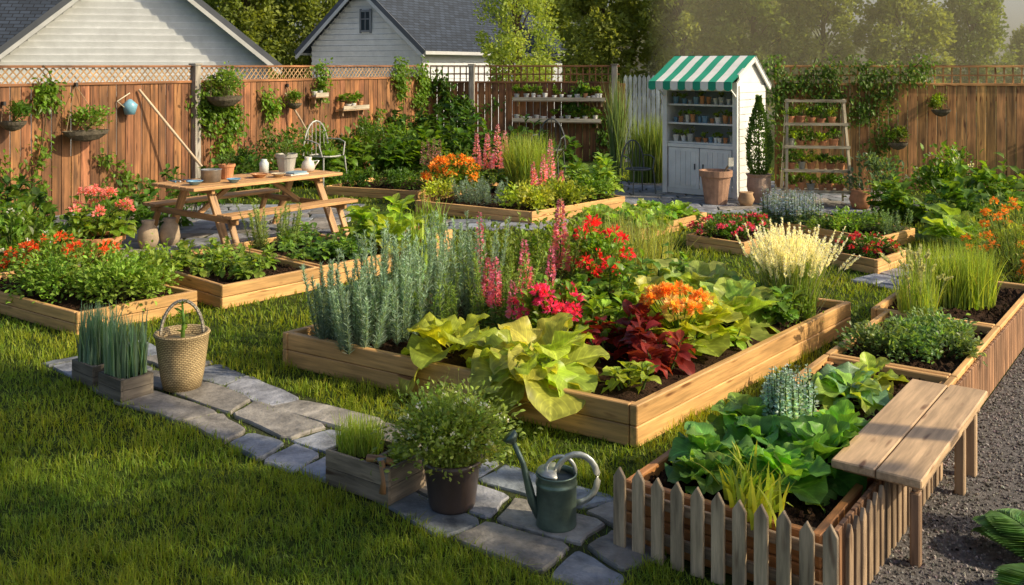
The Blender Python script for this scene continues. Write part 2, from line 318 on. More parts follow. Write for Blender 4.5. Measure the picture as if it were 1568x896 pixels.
# ------------------------------------------------------------------ raised beds
def quad(F,R,L,B=None):
    F,R,L=[np.array(q,float) for q in(F,R,L)]
    return [F,R,(R+L-F) if B is None else np.array(B,float),L]
def bed(F,R,L,h,B=None,th=.045,rows=2,col=PINE,name='raised_garden_bed',sd=.05):
    q=quad(F,R,L,B); EXC.append(np.array(q)); c=sum(q)/4; mb=MB()
    for i in range(4):
        a,b=q[i],q[(i+1)%4]; e=nrm(b-a); n=np.array([-e[1],e[0]]); n=n if np.dot(c-a,n)>0 else -n
        cut=0 if i%2==0 else th+.002; a2=a+e*cut+n*th/2; b2=b-e*cut+n*th/2
        rh=h/rows
        for r in range(rows):
            off=n*U(0,.003); z=rh*(r+.5)
            mb.beam((*(a2+off),z),(*(b2+off),z),th-.002,rh-.004,col=np.array(col)*U(.85,1.08),m='timber')
    for i in range(4):
        a=q[i]; d=nrm(c-a)*(th+.055); mb.box((a[0]+d[0],a[1]+d[1],h*.47),(.06,.06,h*.9),Rz(math.atan2(*(q[1]-q[0])[::-1])),col=PINE2,m='timber')
    ob=mb.build(name,bevel=.006)
    N=34; s=np.linspace(0,1,N); A,Bm=np.meshgrid(s,s); ins=.02
    A=ins+A*(1-2*ins);Bm=ins+Bm*(1-2*ins)
    P=((1-A)*(1-Bm))[...,None]*q[0]+(A*(1-Bm))[...,None]*q[1]+(A*Bm)[...,None]*q[2]+((1-A)*Bm)[...,None]*q[3]
    z=h-sd+.012*np.sin(P[...,0]*9+P[...,1]*5)+rng.normal(0,.009,A.shape)
    edge=(A<.07)|(A>.93)|(Bm<.07)|(Bm>.93); z=np.where(edge,h-sd-.015,z)
    mb=MB(); V=np.concatenate([P,z[...,None]],-1).reshape(-1,3)
    f=np.array([(i*N+j,i*N+j+1,(i+1)*N+j+1,(i+1)*N+j) for i in range(N-1) for j in range(N-1)]); mb.add(V,f,None,SOIL,'soil')
    k=900; a=U(.04,.96,k);b=U(.04,.96,k); pp=((1-a)*(1-b))[:,None]*q[0]+(a*(1-b))[:,None]*q[1]+(a*b)[:,None]*q[2]+((1-a)*b)[:,None]*q[3]
    pos=np.c_[pp,h-sd+U(-.01,.012,k)]
    mb.inst(TOCT,pos,rng.normal(0,1,(k,3)),U(.005,.018,k),jit(SOIL,k,.35),m='soil',roll=2)
    s_=mb.build('soil',smooth=False); w=s_.location.copy(); s_.parent=ob; s_.location=w-ob.location
    return q
bed((.75,5.87),(2.93,8.46),(-1.76,7.5),.26,th=.055)
bed((-3.69,8.31),(-2.93,9.13),(-5.5,9.6),.2)
bed((-2.72,9.2),(-1.97,10.06),(-4.05,10.45),.23)
bed((-1.95,10.09),(-1.2,10.97),(-3.28,11.34),.23)
bed((-.98,11.5),(-.72,11.95),(-1.45,11.8),.3)
bed((.29,14.1),(1.83,15.8),(-1.52,15.3),.19,B=(-.1,18))
bed((-1.59,16.6),(-1.0,17.9),(-3.3,17.3),.17,B=(-2.6,18.7))
bed((1.71,12.8),(2.84,14.26),(.785,13.7),.16)
bed((2.8,11.8),(3.52,12.7),(2.2,12.4),.16)
bed((4.48,12.0),(5.25,12.75),(3.4,13.6),.18)
bed((4.0,10.7),(4.55,11.3),(3.6,11.3),.17)
C0=np.array([1.33,4.12]); u=np.array([.589,.808]); n=np.array([-.808,.589])
def K(s,t): return C0+u*s+n*t
bed(K(.03,.04),K(1.28,.04),K(.03,1.0),.30,col=(.62,.27,.09))
bed(K(1.32,0),K(2.45,0),K(1.32,.84),.36,rows=2)
bed(K(2.47,0),K(3.9,0),K(2.47,.84),.36,rows=2)
bed(K(3.92,0),K(5.6,0),K(3.92,.95),.36,rows=2)
mb=MB(); s=.03
while s<5.6:
    w=.085; p=K(s+w/2,-.014); mb.box((*p,.165 if s<1.3 else .17),(w-.012,.022,.33),Rz(math.atan2(u[1],u[0])),col=(.36,.19,.1),m='fence_wood'); s+=w
mb.build('planter_cladding',bevel=.003)
def picket(mb,x,y,ang,h,w=.062,th=.02,col=(.42,.30,.19)):
    R=Rz(ang); pts=[(-w/2,0),(w/2,0),(w/2,h-.05),(0,h),(-w/2,h-.05)]
    mb.prism(pts,(x,y,.0),R@np.array([1,0,0]),(0,0,1),th,col=np.array(col)*U(.85,1.12),m='grey_wood')
mb=MB(); an=math.atan2(n[1],n[0])
for i in range(11):
    p=K(-.05,-.03+i*.1); picket(mb,p[0],p[1],an+math.pi+U(-.02,.02),.40+U(-.012,.012),col=(.66,.49,.31))
for i in range(18):
    p=K(.06+i*.095,-.06); picket(mb,p[0],p[1],math.atan2(u[1],u[0]),.37,w=.055,col=(.42,.29,.18))
for zz in(.1,.26):
    mb.beam((*K(-.025,-.04),zz),(*K(-.025,1.0),zz),.02,.05,col=(.4,.28,.18),m='grey_wood')
mb.build('picket_fence',bevel=.003)
EXC.append(np.array([K(-.1,-.1),K(5.6,-.1),K(5.6,.9),K(-.1,1.05)]))
# ------------------------------------------------------------------ ground, gravel, paths
mb=MB(); S=220
mb.add([(-S,-S,0),(S,-S,0),(S,S,0),(-S,S,0)],[(0,1,2,3)],None,(.05,.075,.015),'turf'); mb.build('ground',loc=(0,0,0))
g0=[K(-3,-.03),K(14,-.03),K(14,-9),K(-3,-9)]
mb=MB(); mb.add([(*p,.004) for p in g0],[(0,3,2,1)],None,(.15,.14,.14),'gravel')
k=26000; s_=U(-1.2,7,k); t_=-.04-U(0,1,k)**1.3*2.8; pp=C0+s_[:,None]*u+t_[:,None]*n
mb.inst(TOCT,np.c_[pp,np.full(k,.006)],rng.normal(0,1,(k,3)),U(.005,.013,k),jit((.24,.22,.21),k,.4,.05),m='gravel',roll=2)
mb.build('gravel_path',loc=(0,0,0)); EXC.append(np.array(g0))
def inpoly(P,q):
    r=np.ones(len(P),bool); r2=np.ones(len(P),bool)
    for i in range(len(q)):
        a,b=q[i],q[(i+1)%len(q)]; c=(b[0]-a[0])*(P[:,1]-a[1])-(b[1]-a[1])*(P[:,0]-a[0]); r&=c>=0; r2&=c<=0
    return r|r2
BEDS=list(EXC)
def flag(name,o,d,L,W,row,mean,col=(.24,.255,.285),zt=.022,clip=False):
    o=np.array(o,float); d=nrm(np.array(d,float)); v=np.array([-d[1],d[0]]); mb=MB()
    q=[o,o+d*L,o+d*L+v*W,o+v*W]; e=.03; EXC.append(np.array([o+d*e+v*e,o+d*(L-e)+v*e,o+d*(L-e)+v*(W-e),o+d*e+v*(W-e)]))
    mb.add([(*p,.004+(.002 if clip else 0)) for p in q],[(0,1,2,3)],None,(.06,.07,.03),'joint')
    nr=max(1,round(W/row)); ys=np.linspace(0,W,nr+1)
    if not clip: ys[1:-1]+=U(-.04,.04,nr-1)
    am=.035 if clip else .05
    def wob(x,y): return np.array([x+am*math.sin(7*y+3*x),y+am*math.sin(4*x+y*3)*(0.8)+.02*math.sin(9*x+y*5)])
    def place(x,y,zz): c=wob(x,y); return (*(o+c[0]*d+c[1]*v),zz)
    tuft=[]
    for r in range(nr):
        x=-U(0,mean)
        if not clip and r>0:
            for xx in U(0,L,260): tuft.append(place(xx,ys[r]+rng.normal(0,.006),.004))
        while x<L:
            w=mean*U(.45,1.5); a,b=max(x,0),min(x+w,L); x+=w
            if b-a<.08: continue
            g=.010 if clip else .015; sk=U(-.05,.05) if not clip else U(-.03,.03); cs=[(a+g,ys[r]+g),(b-g,ys[r]+g),(b-g+sk,ys[r+1]-g),(a+g,ys[r+1]-g)]
            if not clip:
                for yy in U(ys[r],ys[r+1],14): tuft.append(place(b+rng.normal(0,.006),yy,.004))
            cs=[wob(*c)+U(-.012,.012,2) for c in cs]
            if clip:
                ct=o+d*(a+b)/2+v*(ys[r]+ys[r+1])/2
                if any(inpoly(ct[None],b_)[0] for b_ in BEDS): continue
            out=[]
            for i in range(4):
                p,q2=cs[i],cs[(i+1)%4]
                for t in(.08,.35,.65,.92): out.append(p+(q2-p)*t+rng.normal(0,.006,2))
            out=np.array(out); ce=out.mean(0); inn=ce+(out-ce)*.965; z=zt+U(-.006,.006); m=len(out)
            def W3(P,zz): return np.c_[o+P[:,:1]*d+P[:,1:]*v,np.full(m,zz)]
            tx,ty=rng.normal(0,.012,2); top=W3(inn,z); top[:,2]+=(inn-ce)@np.array([tx,ty])
            V=np.vstack([W3(out,.002),W3(out,z-.009),top]); f=[tuple(range(2*m,3*m))]
            for k_ in(0,1): f+=[(k_*m+i,k_*m+(i+1)%m,(k_+1)*m+(i+1)%m,(k_+1)*m+i) for i in range(m)]
            warm=R_()<.3
            mb.add(V,f,None,np.array(col)*U(.65,1.35)*(np.array([1.18,1.02,.83]) if warm else np.array([U(.95,1.05),1,1.03])),'stone')
    if tuft: add_blades(mb,np.array(tuft),.035,.7,.005,(.2,.28,.035),seg=2)
    return mb.build(name)
d0=np.array([.771,-.637])
flag('stone_path',(-3.64,7.48),d0,5.2,.88,.3,.52)
flag('stone_path',(-8,11.2),(1,.0),5.6,4.9,.34,.5,clip=True)
flag('stone_path',(-1.4,13.6),(1,-.0),3.3,.9,.3,.45,clip=True)
flag('stone_path',(.6,15.1),(1,0),6.2,4.2,.35,.5,clip=True)
flag('stone_path',(3.95,9.9),(.75,.66),3.6,.62,.3,.4,clip=True)
# ------------------------------------------------------------------ lawn blades
def lawn():
    mb=MB()
    for (y0,y1,k,w,h) in((2.9,5.6,130000,.0045,.056),(5.6,8.5,80000,.0065,.056),(8.5,13,60000,.011,.058),(13,22,35000,.02,.06)):
        Y=U(y0,y1,k); X=U(-.62,.62,k)*Y-.1; P=np.c_[X,Y]; ok=np.ones(k,bool)
        for q in EXC: ok&=~inpoly(P,q)
        P=P[ok]; X,Y=P.T
        cl=.5+.5*np.sin(X*9+2*np.sin(Y*7))*np.sin(Y*11+2*np.sin(X*5)); cl2=.5+.5*np.sin(X*2.3+1.3*Y+np.sin(3*Y))*np.sin(Y*2.9-X)
        cl3=.5+.5*np.sin(X*23+3*np.sin(Y*13))*np.sin(Y*27+2*np.sin(X*17))
        H=h*(.35+.7*cl+.6*cl3)*(.75+.5*cl2)
        keep=R_(len(P))<(.35+.35*cl+.3*cl3); P=P[keep];H=H[keep];cl2=cl2[keep];cl3=cl3[keep]
        add_blades(mb,np.c_[P,np.zeros(len(P))],H,.75,w,(.235,.31,.03),seg=2,curve=.6)
        C=mb.C[-1]; f=np.repeat(cl2*.6+cl3*.4,6)[:,None]; mb.C[-1]=C*(1+ (f-.5)*np.array([1.0,.55,0]))
    mb.build('lawn_grass',loc=(0,0,0))
lawn()
# ------------------------------------------------------------------ fences
def fence(name,P,Q,h=2.3,bw=.17,lat='diag',lh=.3,col=FEN,posts=(),postcol=(.42,.38,.33)):
    P=np.array(P,float);Q=np.array(Q,float);d=nrm(Q-P);L=np.linalg.norm(Q-P);R=Rz(math.atan2(d[1],d[0])); mb=MB()
    hb=h-lh if lat else h; x=0
    nrm2=np.array([d[1],-d[0]])
    while x<L:
        c=P+d*(x+bw/2)+nrm2*U(0,.006); mb.box((*c,hb/2),(bw-.012,.02,hb-.02),R,col=np.array(col)*U(.7,1.35)*np.array([1,U(.92,1.08),U(.9,1.1)]),m='fence_wood'); x+=bw
    for z in(.35,hb-.25): mb.beam((*(P-nrm2*.03),z),(*(Q-nrm2*.03),z),.03,.08,col=np.array(col)*.5,m='fence_wood')
    if lat:
        mb.beam((*(P+nrm2*.012),hb+.01),(*(Q+nrm2*.012),hb+.01),.05,.045,col=np.array(col)*1.2,m='fence_wood')
        mb.beam((*(P+nrm2*.012),h-.02),(*(Q+nrm2*.012),h-.02),.06,.04,col=np.array(col)*1.3,m='fence_wood')
        a,b=hb+.035,h-.042; x=0
        if lat=='diag':
            dx=(b-a)
            while x<L-dx:
                p0,p1=P+d*x,P+d*(x+dx); up=(*nrm2,0)
                mb.beam((*(p0+nrm2*.004),a),(*(p1+nrm2*.004),b),.024,.008,up=up,col=(.5,.31,.15),m='fence_wood')
                mb.beam((*(p1-nrm2*.006),a),(*(p0-nrm2*.006),b),.024,.008,up=up,col=(.45,.27,.13),m='fence_wood'); x+=.12
        else:
            while x<L:
                c=P+d*x; mb.box((*c,(a+b)/2),(.03,.014,b-a),R,col=np.array(col)*1.5,m='fence_wood'); x+=.15
            mb.beam((*(P+nrm2*.012),(a+b)/2),(*(Q+nrm2*.012),(a+b)/2),.009,.03,col=np.array(col)*1.5,m='fence_wood')
    for px in posts:
        c=P+d*px+nrm2*.05; mb.box((*c,h/2),(.13,.13,h),R,col=postcol,m='grey_wood'); mb.box((*c,h+.018),(.17,.17,.03),R,col=postcol,m='grey_wood')
    return mb.build(name,bevel=.003)
FA,FB=np.array([-9.2,10.6]),np.array([-2.06,24.]); fdir=nrm(FB-FA); fn=np.array([fdir[1],-fdir[0]])
fence('wooden_fence',FA,FB,posts=(7.6,))
fence('wooden_fence',(-2.0,24),(2.55,23.2),lat='sq',lh=.42,posts=(1.05,4.5),col=(.3,.125,.05))
fence('wooden_fence',(4.9,18.3),(12,17.3),lat='sq',lh=.36,col=(.56,.28,.10),posts=())
mb=MB()
for i in range(26):
    x=2.7+i*.11; mb.prism([(-.045,0),(.045,0),(.045,2.0),(0,2.08),(-.045,2.0)],(x,23.3,0),(1,0,0),(0,0,1),.02,col=(.3,.36,.41),m='grey_wood')
for z in(.5,1.6): mb.beam((2.6,23.32,z),(5.6,23.32,z),.03,.08,col=(.3,.35,.39),m='grey_wood')
mb.build('garden_gate')
# ------------------------------------------------------------------ houses
def house(name,C,g,W,Lg,ez,rz,windows=(),wing=False):
    g=nrm(np.array(g,float)); l=np.array([g[1],-g[0]])
    if l[1]<0: l=-l
    C=np.array(C,float); P=lambda a,b,z:np.array([*(C+g*a+l*b),z]); mb=MB()
    siding=(.84,.86,.88); base=[P(0,0,0),P(W,0,0),P(W,Lg,0),P(0,Lg,0)]; top=[P(0,0,ez),P(W,0,ez),P(W,Lg,ez),P(0,Lg,ez),P(W/2,0,rz),P(W/2,Lg,rz)]
    mb.add(base+top,[(0,1,5,8,4),(1,2,6,5),(2,3,7,9,6),(3,0,4,7)],None,siding,'paint')
    bh=.17; z=1.2
    out=-l; og=-g
    while z<rz-.1:
        zc=z+bh/2; f=1 if z+bh<=ez else max(0,(rz-z-bh)/(rz-ez)); hw=W/2*f
        if hw>.1: 
            p0,p1=P(W/2-hw,0,zc),P(W/2+hw,0,zc); o=np.array([*out,0])*.025
            Rr=frame(p1-p0); sgn=1 if np.dot(Rr[:,1],o)>0 else -1; an_=.2
            tl=np.array([[1,0,0],[0,math.cos(an_),sgn*math.sin(an_)],[0,-sgn*math.sin(an_),math.cos(an_)]])
            mb.box((p0+p1)/2+o,(np.linalg.norm(p1-p0),.018,bh+.012),Rr@tl,col=siding,m='paint',jit=.04)
        if z+bh<=ez:
            p0,p1=P(0,0,zc),P(0,Lg,zc); mb.box((p0+p1)/2+np.array([*og,0])*.02,(Lg,.022,bh-.012),frame(p1-p0),col=siding,m='paint',jit=.04)
        z+=bh
    ov=.35; sl=(rz-ez)/(W/2)
    for sg in(0,1):
        a0=-ov if sg==0 else W+ov; ez2=ez-sl*ov
        A,B_,Cc,D=P(a0,-ov,ez2),P(a0,Lg+ov,ez2),P(W/2,Lg+ov,rz),P(W/2,-ov,rz)
        up=np.array([0,0,.12]); V=[A,B_,Cc,D,A+up,B_+up,Cc+up,D+up]; ls=np.linalg.norm(D-A)
        G=[(0,0,0),(Lg,0,0),(Lg,ls,0),(0,ls,0)]*2
        mb.add(V,[(0,1,2,3),(7,6,5,4),(0,4,5,1),(1,5,6,2),(2,6,7,3),(3,7,4,0)],np.array(G,float)+U(0,9),(.04,.055,.085),'shingle')
        o=np.array([*out,0])*.03
        mb.beam(A+o,D+o,.04,.2,col=(.12,.13,.15),m='paint')
        o2=np.array([*out,0])*-.02
        mb.beam(A+(0,0,-.12)-o2*2,D+(0,0,-.12)-o2*2,.03,.1,col=(.7,.7,.68),m='paint')
        mb.beam(A+(0,0,.02),B_+(0,0,.02),.1,.1,col=(.6,.6,.6),m='paint')
    for (a,z,w,h) in windows:
        c=P(a,-.05,z); Rr=frame(np.array([*g,0]))
        mb.box(c,(w,.03,h),Rr,m='glass'); 
        for dx,dz,sx,sz in((-w/2,0,.06,h+.12),(w/2,0,.06,h+.12),(0,-h/2,w,.06),(0,h/2,w,.06),(0,0,.03,h),(0,h*.1,w,.03)):
            mb.box(c+np.array([*(g*dx-l*.03),dz]),(sx,.03 if sx!=.03 else .026,sz),Rr,col=(.3,.32,.35),m='paint')
    if wing:
        A,B_,Cc,D=P(W-.9,.3,ez-.1),P(W+9,.3,ez-.1),P(W+9,3.6,rz),P(W-1.3,3.6,rz); up=np.array([0,0,.12])
        mb.add([A,B_,Cc,D,A+up,B_+up,Cc+up,D+up],[(0,1,2,3),(7,6,5,4),(0,4,5,1),(1,5,6,2),(2,6,7,3),(3,7,4,0)],np.array([(0,0,0),(10,0,0),(10,4,0),(0,4,0)]*2,float),(.04,.055,.085),'shingle')
        mb.add([P(W,.8,0),P(W+9,.8,0),P(W+9,.8,ez),P(W,.8,ez)],[(0,1,2,3)],None,siding,'paint')
    return mb.build(name)
house('white_house',(-6.5,26),(-.97,-.25),6.5,6,2.5,5.2,wing=True)
house('white_house',(-2.69,29),(-.874,.486),4.15,9.4,2.95,4.75,windows=((2.0,3.65,.38,.62),))
# ------------------------------------------------------------------ trees
def tree_mesh(h,r,n,leaf,col,col2,z0=.12,shape=.8,nc=90):
    mb=MB(); mb.tube([(0,0,0),(.05,.02,h*.35),(0,.05,h*.7),(.02,0,h*.93)],[.14,.1,.06,.015],8,col=(.12,.085,.05),m='bark')
    t=R_(nc); zc=h*(z0+.03+(1-z0-.05)*t); prof=np.sin(np.clip((t*.93+.07),0,1)**shape*math.pi)**.6
    a=U(0,6.28,nc); rr=r*prof*U(.35,1.0,nc); cc=np.c_[rr*np.cos(a),rr*np.sin(a),zc]
    for i in range(30): mb.tube([(0,0,cc[i,2]*.75),(cc[i]+(0,0,cc[i,2]*.8))/2,cc[i]],[.035,.02,.006],5,col=(.12,.085,.05),m='bark',cap=False)
    w=rng.integers(0,nc,n); sz=U(.18,.42,nc)*r*.85; p=cc[w]+nrm(rng.normal(0,1,(n,3)))*(sz[w]*R_(n)**.45)[:,None]*np.array([1,1,1.25])
    f=R_(nc)[:,None]; cs=np.array(col)*(1-f)+np.array(col2)*f; d=nrm(p-(0,0,h*.4))+rng.normal(0,.8,(n,3))+(0,0,-.2)
    mb.inst(TS,p,d,U(.7,1.3,n)*leaf,np.clip(cs[w]*(1+rng.normal(0,.15,(n,1))),.01,1),m='treeleaf',roll=1.2)
    return mb
def tree(name,x,y,src=None,mbk=None,s=1,rz=0):
    if src is None: ob=mbk.build(name,loc=(x,y,0))
    else:
        ob=bpy.data.objects.new(name,src.data); bpy.context.scene.collection.objects.link(ob); ob.location=(x,y,0)
    ob.scale=(s,s,s) if np.isscalar(s) else s; ob.rotation_euler=(0,0,rz); return ob
TA=[tree('poplar_tree',-9.8,36,mbk=tree_mesh(7.2,1.55,14000,.18,(.17,.23,.045),(.28,.33,.07),nc=130)),
    tree('poplar_tree',5.8,33.5,mbk=tree_mesh(6.6,1.4,14000,.18,(.25,.30,.06),(.42,.44,.10),nc=130)),  # this and the next crown: lighter, yellower leaf colours imitate golden haze
    tree('poplar_tree',3.2,34.5,mbk=tree_mesh(6.9,1.5,14000,.18,(.23,.28,.06),(.38,.41,.09),nc=130))]
for i,(x,y,s) in enumerate([(-7.6,37.5,1.05),(-5.6,41,1.1),(8.2,33.2,.98),(10.4,32.6,.93),(12.9,32.2,.9),(15.2,32.4,.72),(17.4,33,.58),(19.9,34,.56),(.9,41,1.05),(-14,40,1.1),(-18,38,1.1),(6.9,38,1.05),(9.3,37,.95),(22.5,35,.65)]):
    tree('poplar_tree',x,y,src=TA[(i+1)%3 if x>0 else 0],s=(s,s,s*U(.95,1.05)),rz=U(0,6))
tree('birch_tree',.15,26.6,mbk=tree_mesh(5.1,1.15,9000,.1,(.26,.36,.07),(.4,.48,.11),z0=.3))
mb=MB(); k=22000; x=U(-34,44,k); z=R_(k)**.8*(7.4-np.clip((x-11)/9,0,1)*5.4)*(.85+.15*np.sin(x*1.1)); p=np.c_[x,U(46,50,k),z]
mb.inst(TS,p,rng.normal(0,1,(k,3)),U(.3,.7,k),jit((.16,.2,.06),k,.3),m='treeleaf',roll=2); mb.build('distant_tree_line')
# garden trees standing just outside the view to the right (throw dappled shade over the lawn)
tree('apple_tree',6.3,1.75,mbk=tree_mesh(6.7,1.75,6200,.17,(.12,.2,.04),(.18,.26,.05),z0=.52,nc=60))
tree('apple_tree',6.5,3.8,mbk=tree_mesh(8.5,1.0,3400,.17,(.12,.2,.04),(.18,.26,.05),z0=.72,nc=36))
mb=MB(); mb.box((17,39,4.6),(25,27,9.1),m='haze'); mb.build('morning_haze')
# ------------------------------------------------------------------ main bed planting
z=.21; RC=(.33,.46,.36)
for (x,y,r,h,s) in((-1.36,7.42,.15,.62,22),(-1.1,7.2,.16,.6,22),(-.85,7.45,.17,.7,22),(-.72,7.8,.2,.82,24),(-.3,8.05,.2,.84,20),(-1.05,7.9,.2,.76,22),(-.55,8.5,.22,.8,18)):
    feather('rosemary_plant',x,y,z,r,r,h,s,np.array(RC)*U(.85,1.1),n=280,nl=.05,wd=1.5,spread=.22,el0=.35,el1=1.3)
feather('dill_plant',-.1,7.7,z,.2,.2,.6,18,(.24,.36,.07),n=150,nl=.055)
feather('dill_plant',.15,8.4,z,.3,.25,.74,18,(.26,.36,.07),n=140,nl=.055)
feather('dill_plant',-.5,7.55,z,.2,.15,.45,12,(.24,.36,.07),n=120,nl=.05)
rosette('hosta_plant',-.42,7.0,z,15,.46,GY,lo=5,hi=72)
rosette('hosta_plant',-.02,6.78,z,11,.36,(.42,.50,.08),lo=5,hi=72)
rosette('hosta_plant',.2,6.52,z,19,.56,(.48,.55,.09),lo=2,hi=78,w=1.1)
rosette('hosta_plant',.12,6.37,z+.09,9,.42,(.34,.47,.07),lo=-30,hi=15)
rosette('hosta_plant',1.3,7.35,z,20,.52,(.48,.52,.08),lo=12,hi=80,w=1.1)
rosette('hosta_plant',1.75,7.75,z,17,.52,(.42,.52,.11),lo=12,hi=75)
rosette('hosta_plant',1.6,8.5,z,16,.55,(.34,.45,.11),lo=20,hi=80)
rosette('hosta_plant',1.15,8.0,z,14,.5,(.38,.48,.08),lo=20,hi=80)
leafy('coleus_plant',.78,6.95,z,.34,.28,.36,110,.2,(.22,.025,.025),stems=10)
leafy('coleus_plant',1.02,6.72,z,.2,.2,.24,55,.19,(.28,.04,.03),stems=6)
leafy('basil_plant',.76,6.33,z,.13,.13,.18,44,.14,(.38,.48,.06),stems=6)
leafy('basil_plant',1.2,6.95,z,.15,.13,.2,44,.14,(.38,.48,.06),stems=5)
leafy('basil_plant',1.52,7.25,z,.18,.13,.2,44,.15,(.32,.44,.06),stems=5)
leafy('pepper_plant',.55,7.55,z,.38,.28,.42,190,.17,(.27,.4,.05),stems=16)
leafy('pepper_plant',.8,8.1,z,.4,.35,.5,200,.17,(.17,.31,.045),stems=16)
leafy('pepper_plant',2.05,8.0,z,.3,.25,.36,120,.17,(.2,.36,.07),stems=10)
leafy('pepper_plant',.25,7.35,z,.22,.2,.28,80,.15,(.32,.44,.06),stems=8)
leafy('pepper_plant',1.2,8.8,z,.4,.35,.5,180,.16,(.17,.31,.05),stems=14)
leafy('pepper_plant',.7,8.9,z,.4,.35,.5,180,.15,(.22,.34,.05),stems=14)
mb=MB()
for i in range(20):
    d=sph(1,.0)[0]; q=np.array([1.2,7.15,.55])+d*np.array([.24,.17,.11]); o=sph(46,-.6); mb.inst(TS,q+o*.024*U(.7,1.2),o+rng.normal(0,.35,o.shape),np.full(len(o),.052)*U(.7,1.2),jit((.85,.40,.08) if i%3 else (.85,.6,.2),len(o),.18),m='petal',roll=1.5)
    mb.tube([(1.25,7.25,.25),q],.004,4,col=G1,m='bark')
mb.build('marigold_flower')
LU=(.8,.26,.45)
spikes('lupine_flower',[(.42,8.5,z,.92,.085)],col=(.78,.3,.42),n=360,ps=.04,leaves=26,ll=.14,fl0=.35)
spikes('lupine_flower',[(.12,8.0,z,.66,.065),(-.13,7.55,z,.6,.065),(-.2,7.85,z,.54,.05)],col=LU,n=260,ps=.034,leaves=24,ll=.13,fl0=.38)
spikes('lupine_flower',[(-.25,8.3,z,.86,.045),(.62,8.7,z,.7,.05),(.02,7.4,z,.46,.05),(.3,8.1,z,.6,.04)],col=LU,n=180,ps=.03,leaves=20,ll=.12,fl0=.4)
bush('geranium_plant',.27,7.35,z,.22,.18,.5,520,.07,G2,fl=(12,.05,(.88,.08,.26),46,.044))
bush('phlox_plant',.75,8.45,z,.24,.22,.72,500,.07,G2,fl=(14,.055,(.88,.06,.08),46,.044))
bush('green_shrub',.45,9.1,z,.45,.4,.62,1300,.07,(.22,.32,.045))
bush('green_shrub',-.15,8.9,z,.35,.3,.6,1000,.06,(.26,.35,.06))
grassclump('fountain_grass',2.32,8.22,z,.22,.22,.5,1300,(.24,.34,.09),lean=.24,w=.007,plume=(220,(.93,.93,.97),.2))
grassclump('ornamental_grass',1.1,9.4,z,.45,.3,.7,560,(.4,.44,.14),lean=.3,w=.008)
bush('thyme_plant',2.3,7.95,z,.2,.2,.2,400,.035,G2)
# ------------------------------------------------------------------ left beds
z=.16
bush('lettuce_plant',-3.55,8.95,z,.42,.35,.34,1900,.055,(.24,.38,.05),m='needle')
bush('lettuce_plant',-4.15,9.1,z,.42,.35,.36,1900,.055,(.22,.36,.05),m='needle')
bush('nasturtium_plant',-4.35,9.55,z,.55,.35,.45,1200,.06,G2,fl=(30,.035,(.88,.18,.05),34,.042))
bush('nasturtium_plant',-3.6,9.45,z,.3,.25,.35,700,.06,G3)
for (x,y) in((-3.5,10.35),(-3.0,10.35),(-2.6,10.1),(-2.95,9.85),(-3.35,10.65),(-2.6,9.75),(-3.6,10.15)):
    leafy('potato_plant',x,y,.18,.26,.24,.27,110,.12,(.26,.38,.06),stems=10)
for (x,y) in((-2.4,11.2),(-2.0,10.9),(-1.75,10.7),(-2.2,10.6),(-2.5,11.6)):
    leafy('bean_plant',x,y,.18,.26,.24,.27,100,.12,(.18,.32,.06),stems=9)
feather('asparagus_plant',-2.75,11.35,.18,.3,.25,.55,22,(.28,.38,.1),n=130,nl=.055)
leafy('chard_plant',-1.5,11.3,.18,.38,.3,.62,130,.27,(.34,.48,.07),stems=10)
rosette('chard_plant',-1.35,11.25,.25,14,.5,(.4,.52,.08),lo=15,hi=80)
grassclump('iris_plant',-1.05,10.95,.0,.14,.1,.62,60,(.34,.46,.09),lean=.3,w=.04)
grassclump('iris_plant',-1.0,11.75,.25,.18,.14,.45,60,(.26,.38,.08),lean=.3,w=.03)
bush('green_shrub',-.2,11.0,0,.5,.3,.3,600,.06,G2)
for (x,y,h,r,c) in((-6.0,11.4,.85,.5,G2),(-5.5,12.3,.7,.45,G1),(-6.6,12.6,1.0,.5,GD)):
    leafy('hydrangea_plant',x,y,0,r,r,h,230,.24,c,stems=16)
bush('white_flower_shrub',-5.55,10.9,0,.45,.4,.62,700,.1,G2,fl=(14,.025,(.8,.8,.76),12,.03))
mb=MB(); add_pot(mb,-4.85,11.5,0,.27,.3,(.6,.26,.12)); add_leafy(mb,-4.85,11.5,.28,.36,.34,.38,130,.19,G3,stems=12)
add_bush(mb,-4.85,11.5,.4,.32,.3,.42,150,.06,G2,fl=(18,.045,(.88,.3,.28),40,.042)); mb.build('potted_geranium')
for (x,y,h) in((-5.6,14.2,.8),(-5.0,13.9,.6),(-5.1,15.2,.9),(-4.7,16.2,.9),(-4.3,17.2,.9)):
    leafy('hydrangea_plant',x,y,0,.4,.4,h,150,.2,G1,stems=12)
for (x,y) in((-4.55,12.25),(-4.35,12.45)):
    mb=MB(); mb.lathe((x,y,0),[(0,0),(.09,0),(.13,.12),(.11,.26),(.07,.31),(.085,.36),(.06,.36),(.05,.3),(0,.28)],20,(.42,.32,.22)); mb.build('clay_jug',smooth=True)
for i in range(7):
    p=FA+fdir*(8.2+i*.95)+fn*(.45+U(0,.3)); bush('garden_shrub',p[0],p[1],0,.42,.4,U(.7,1.3),650,.09,[GD,G1,G2][i%3],fl=(5,.03,(.8,.75,.2),14,.03) if i%3==2 else None)
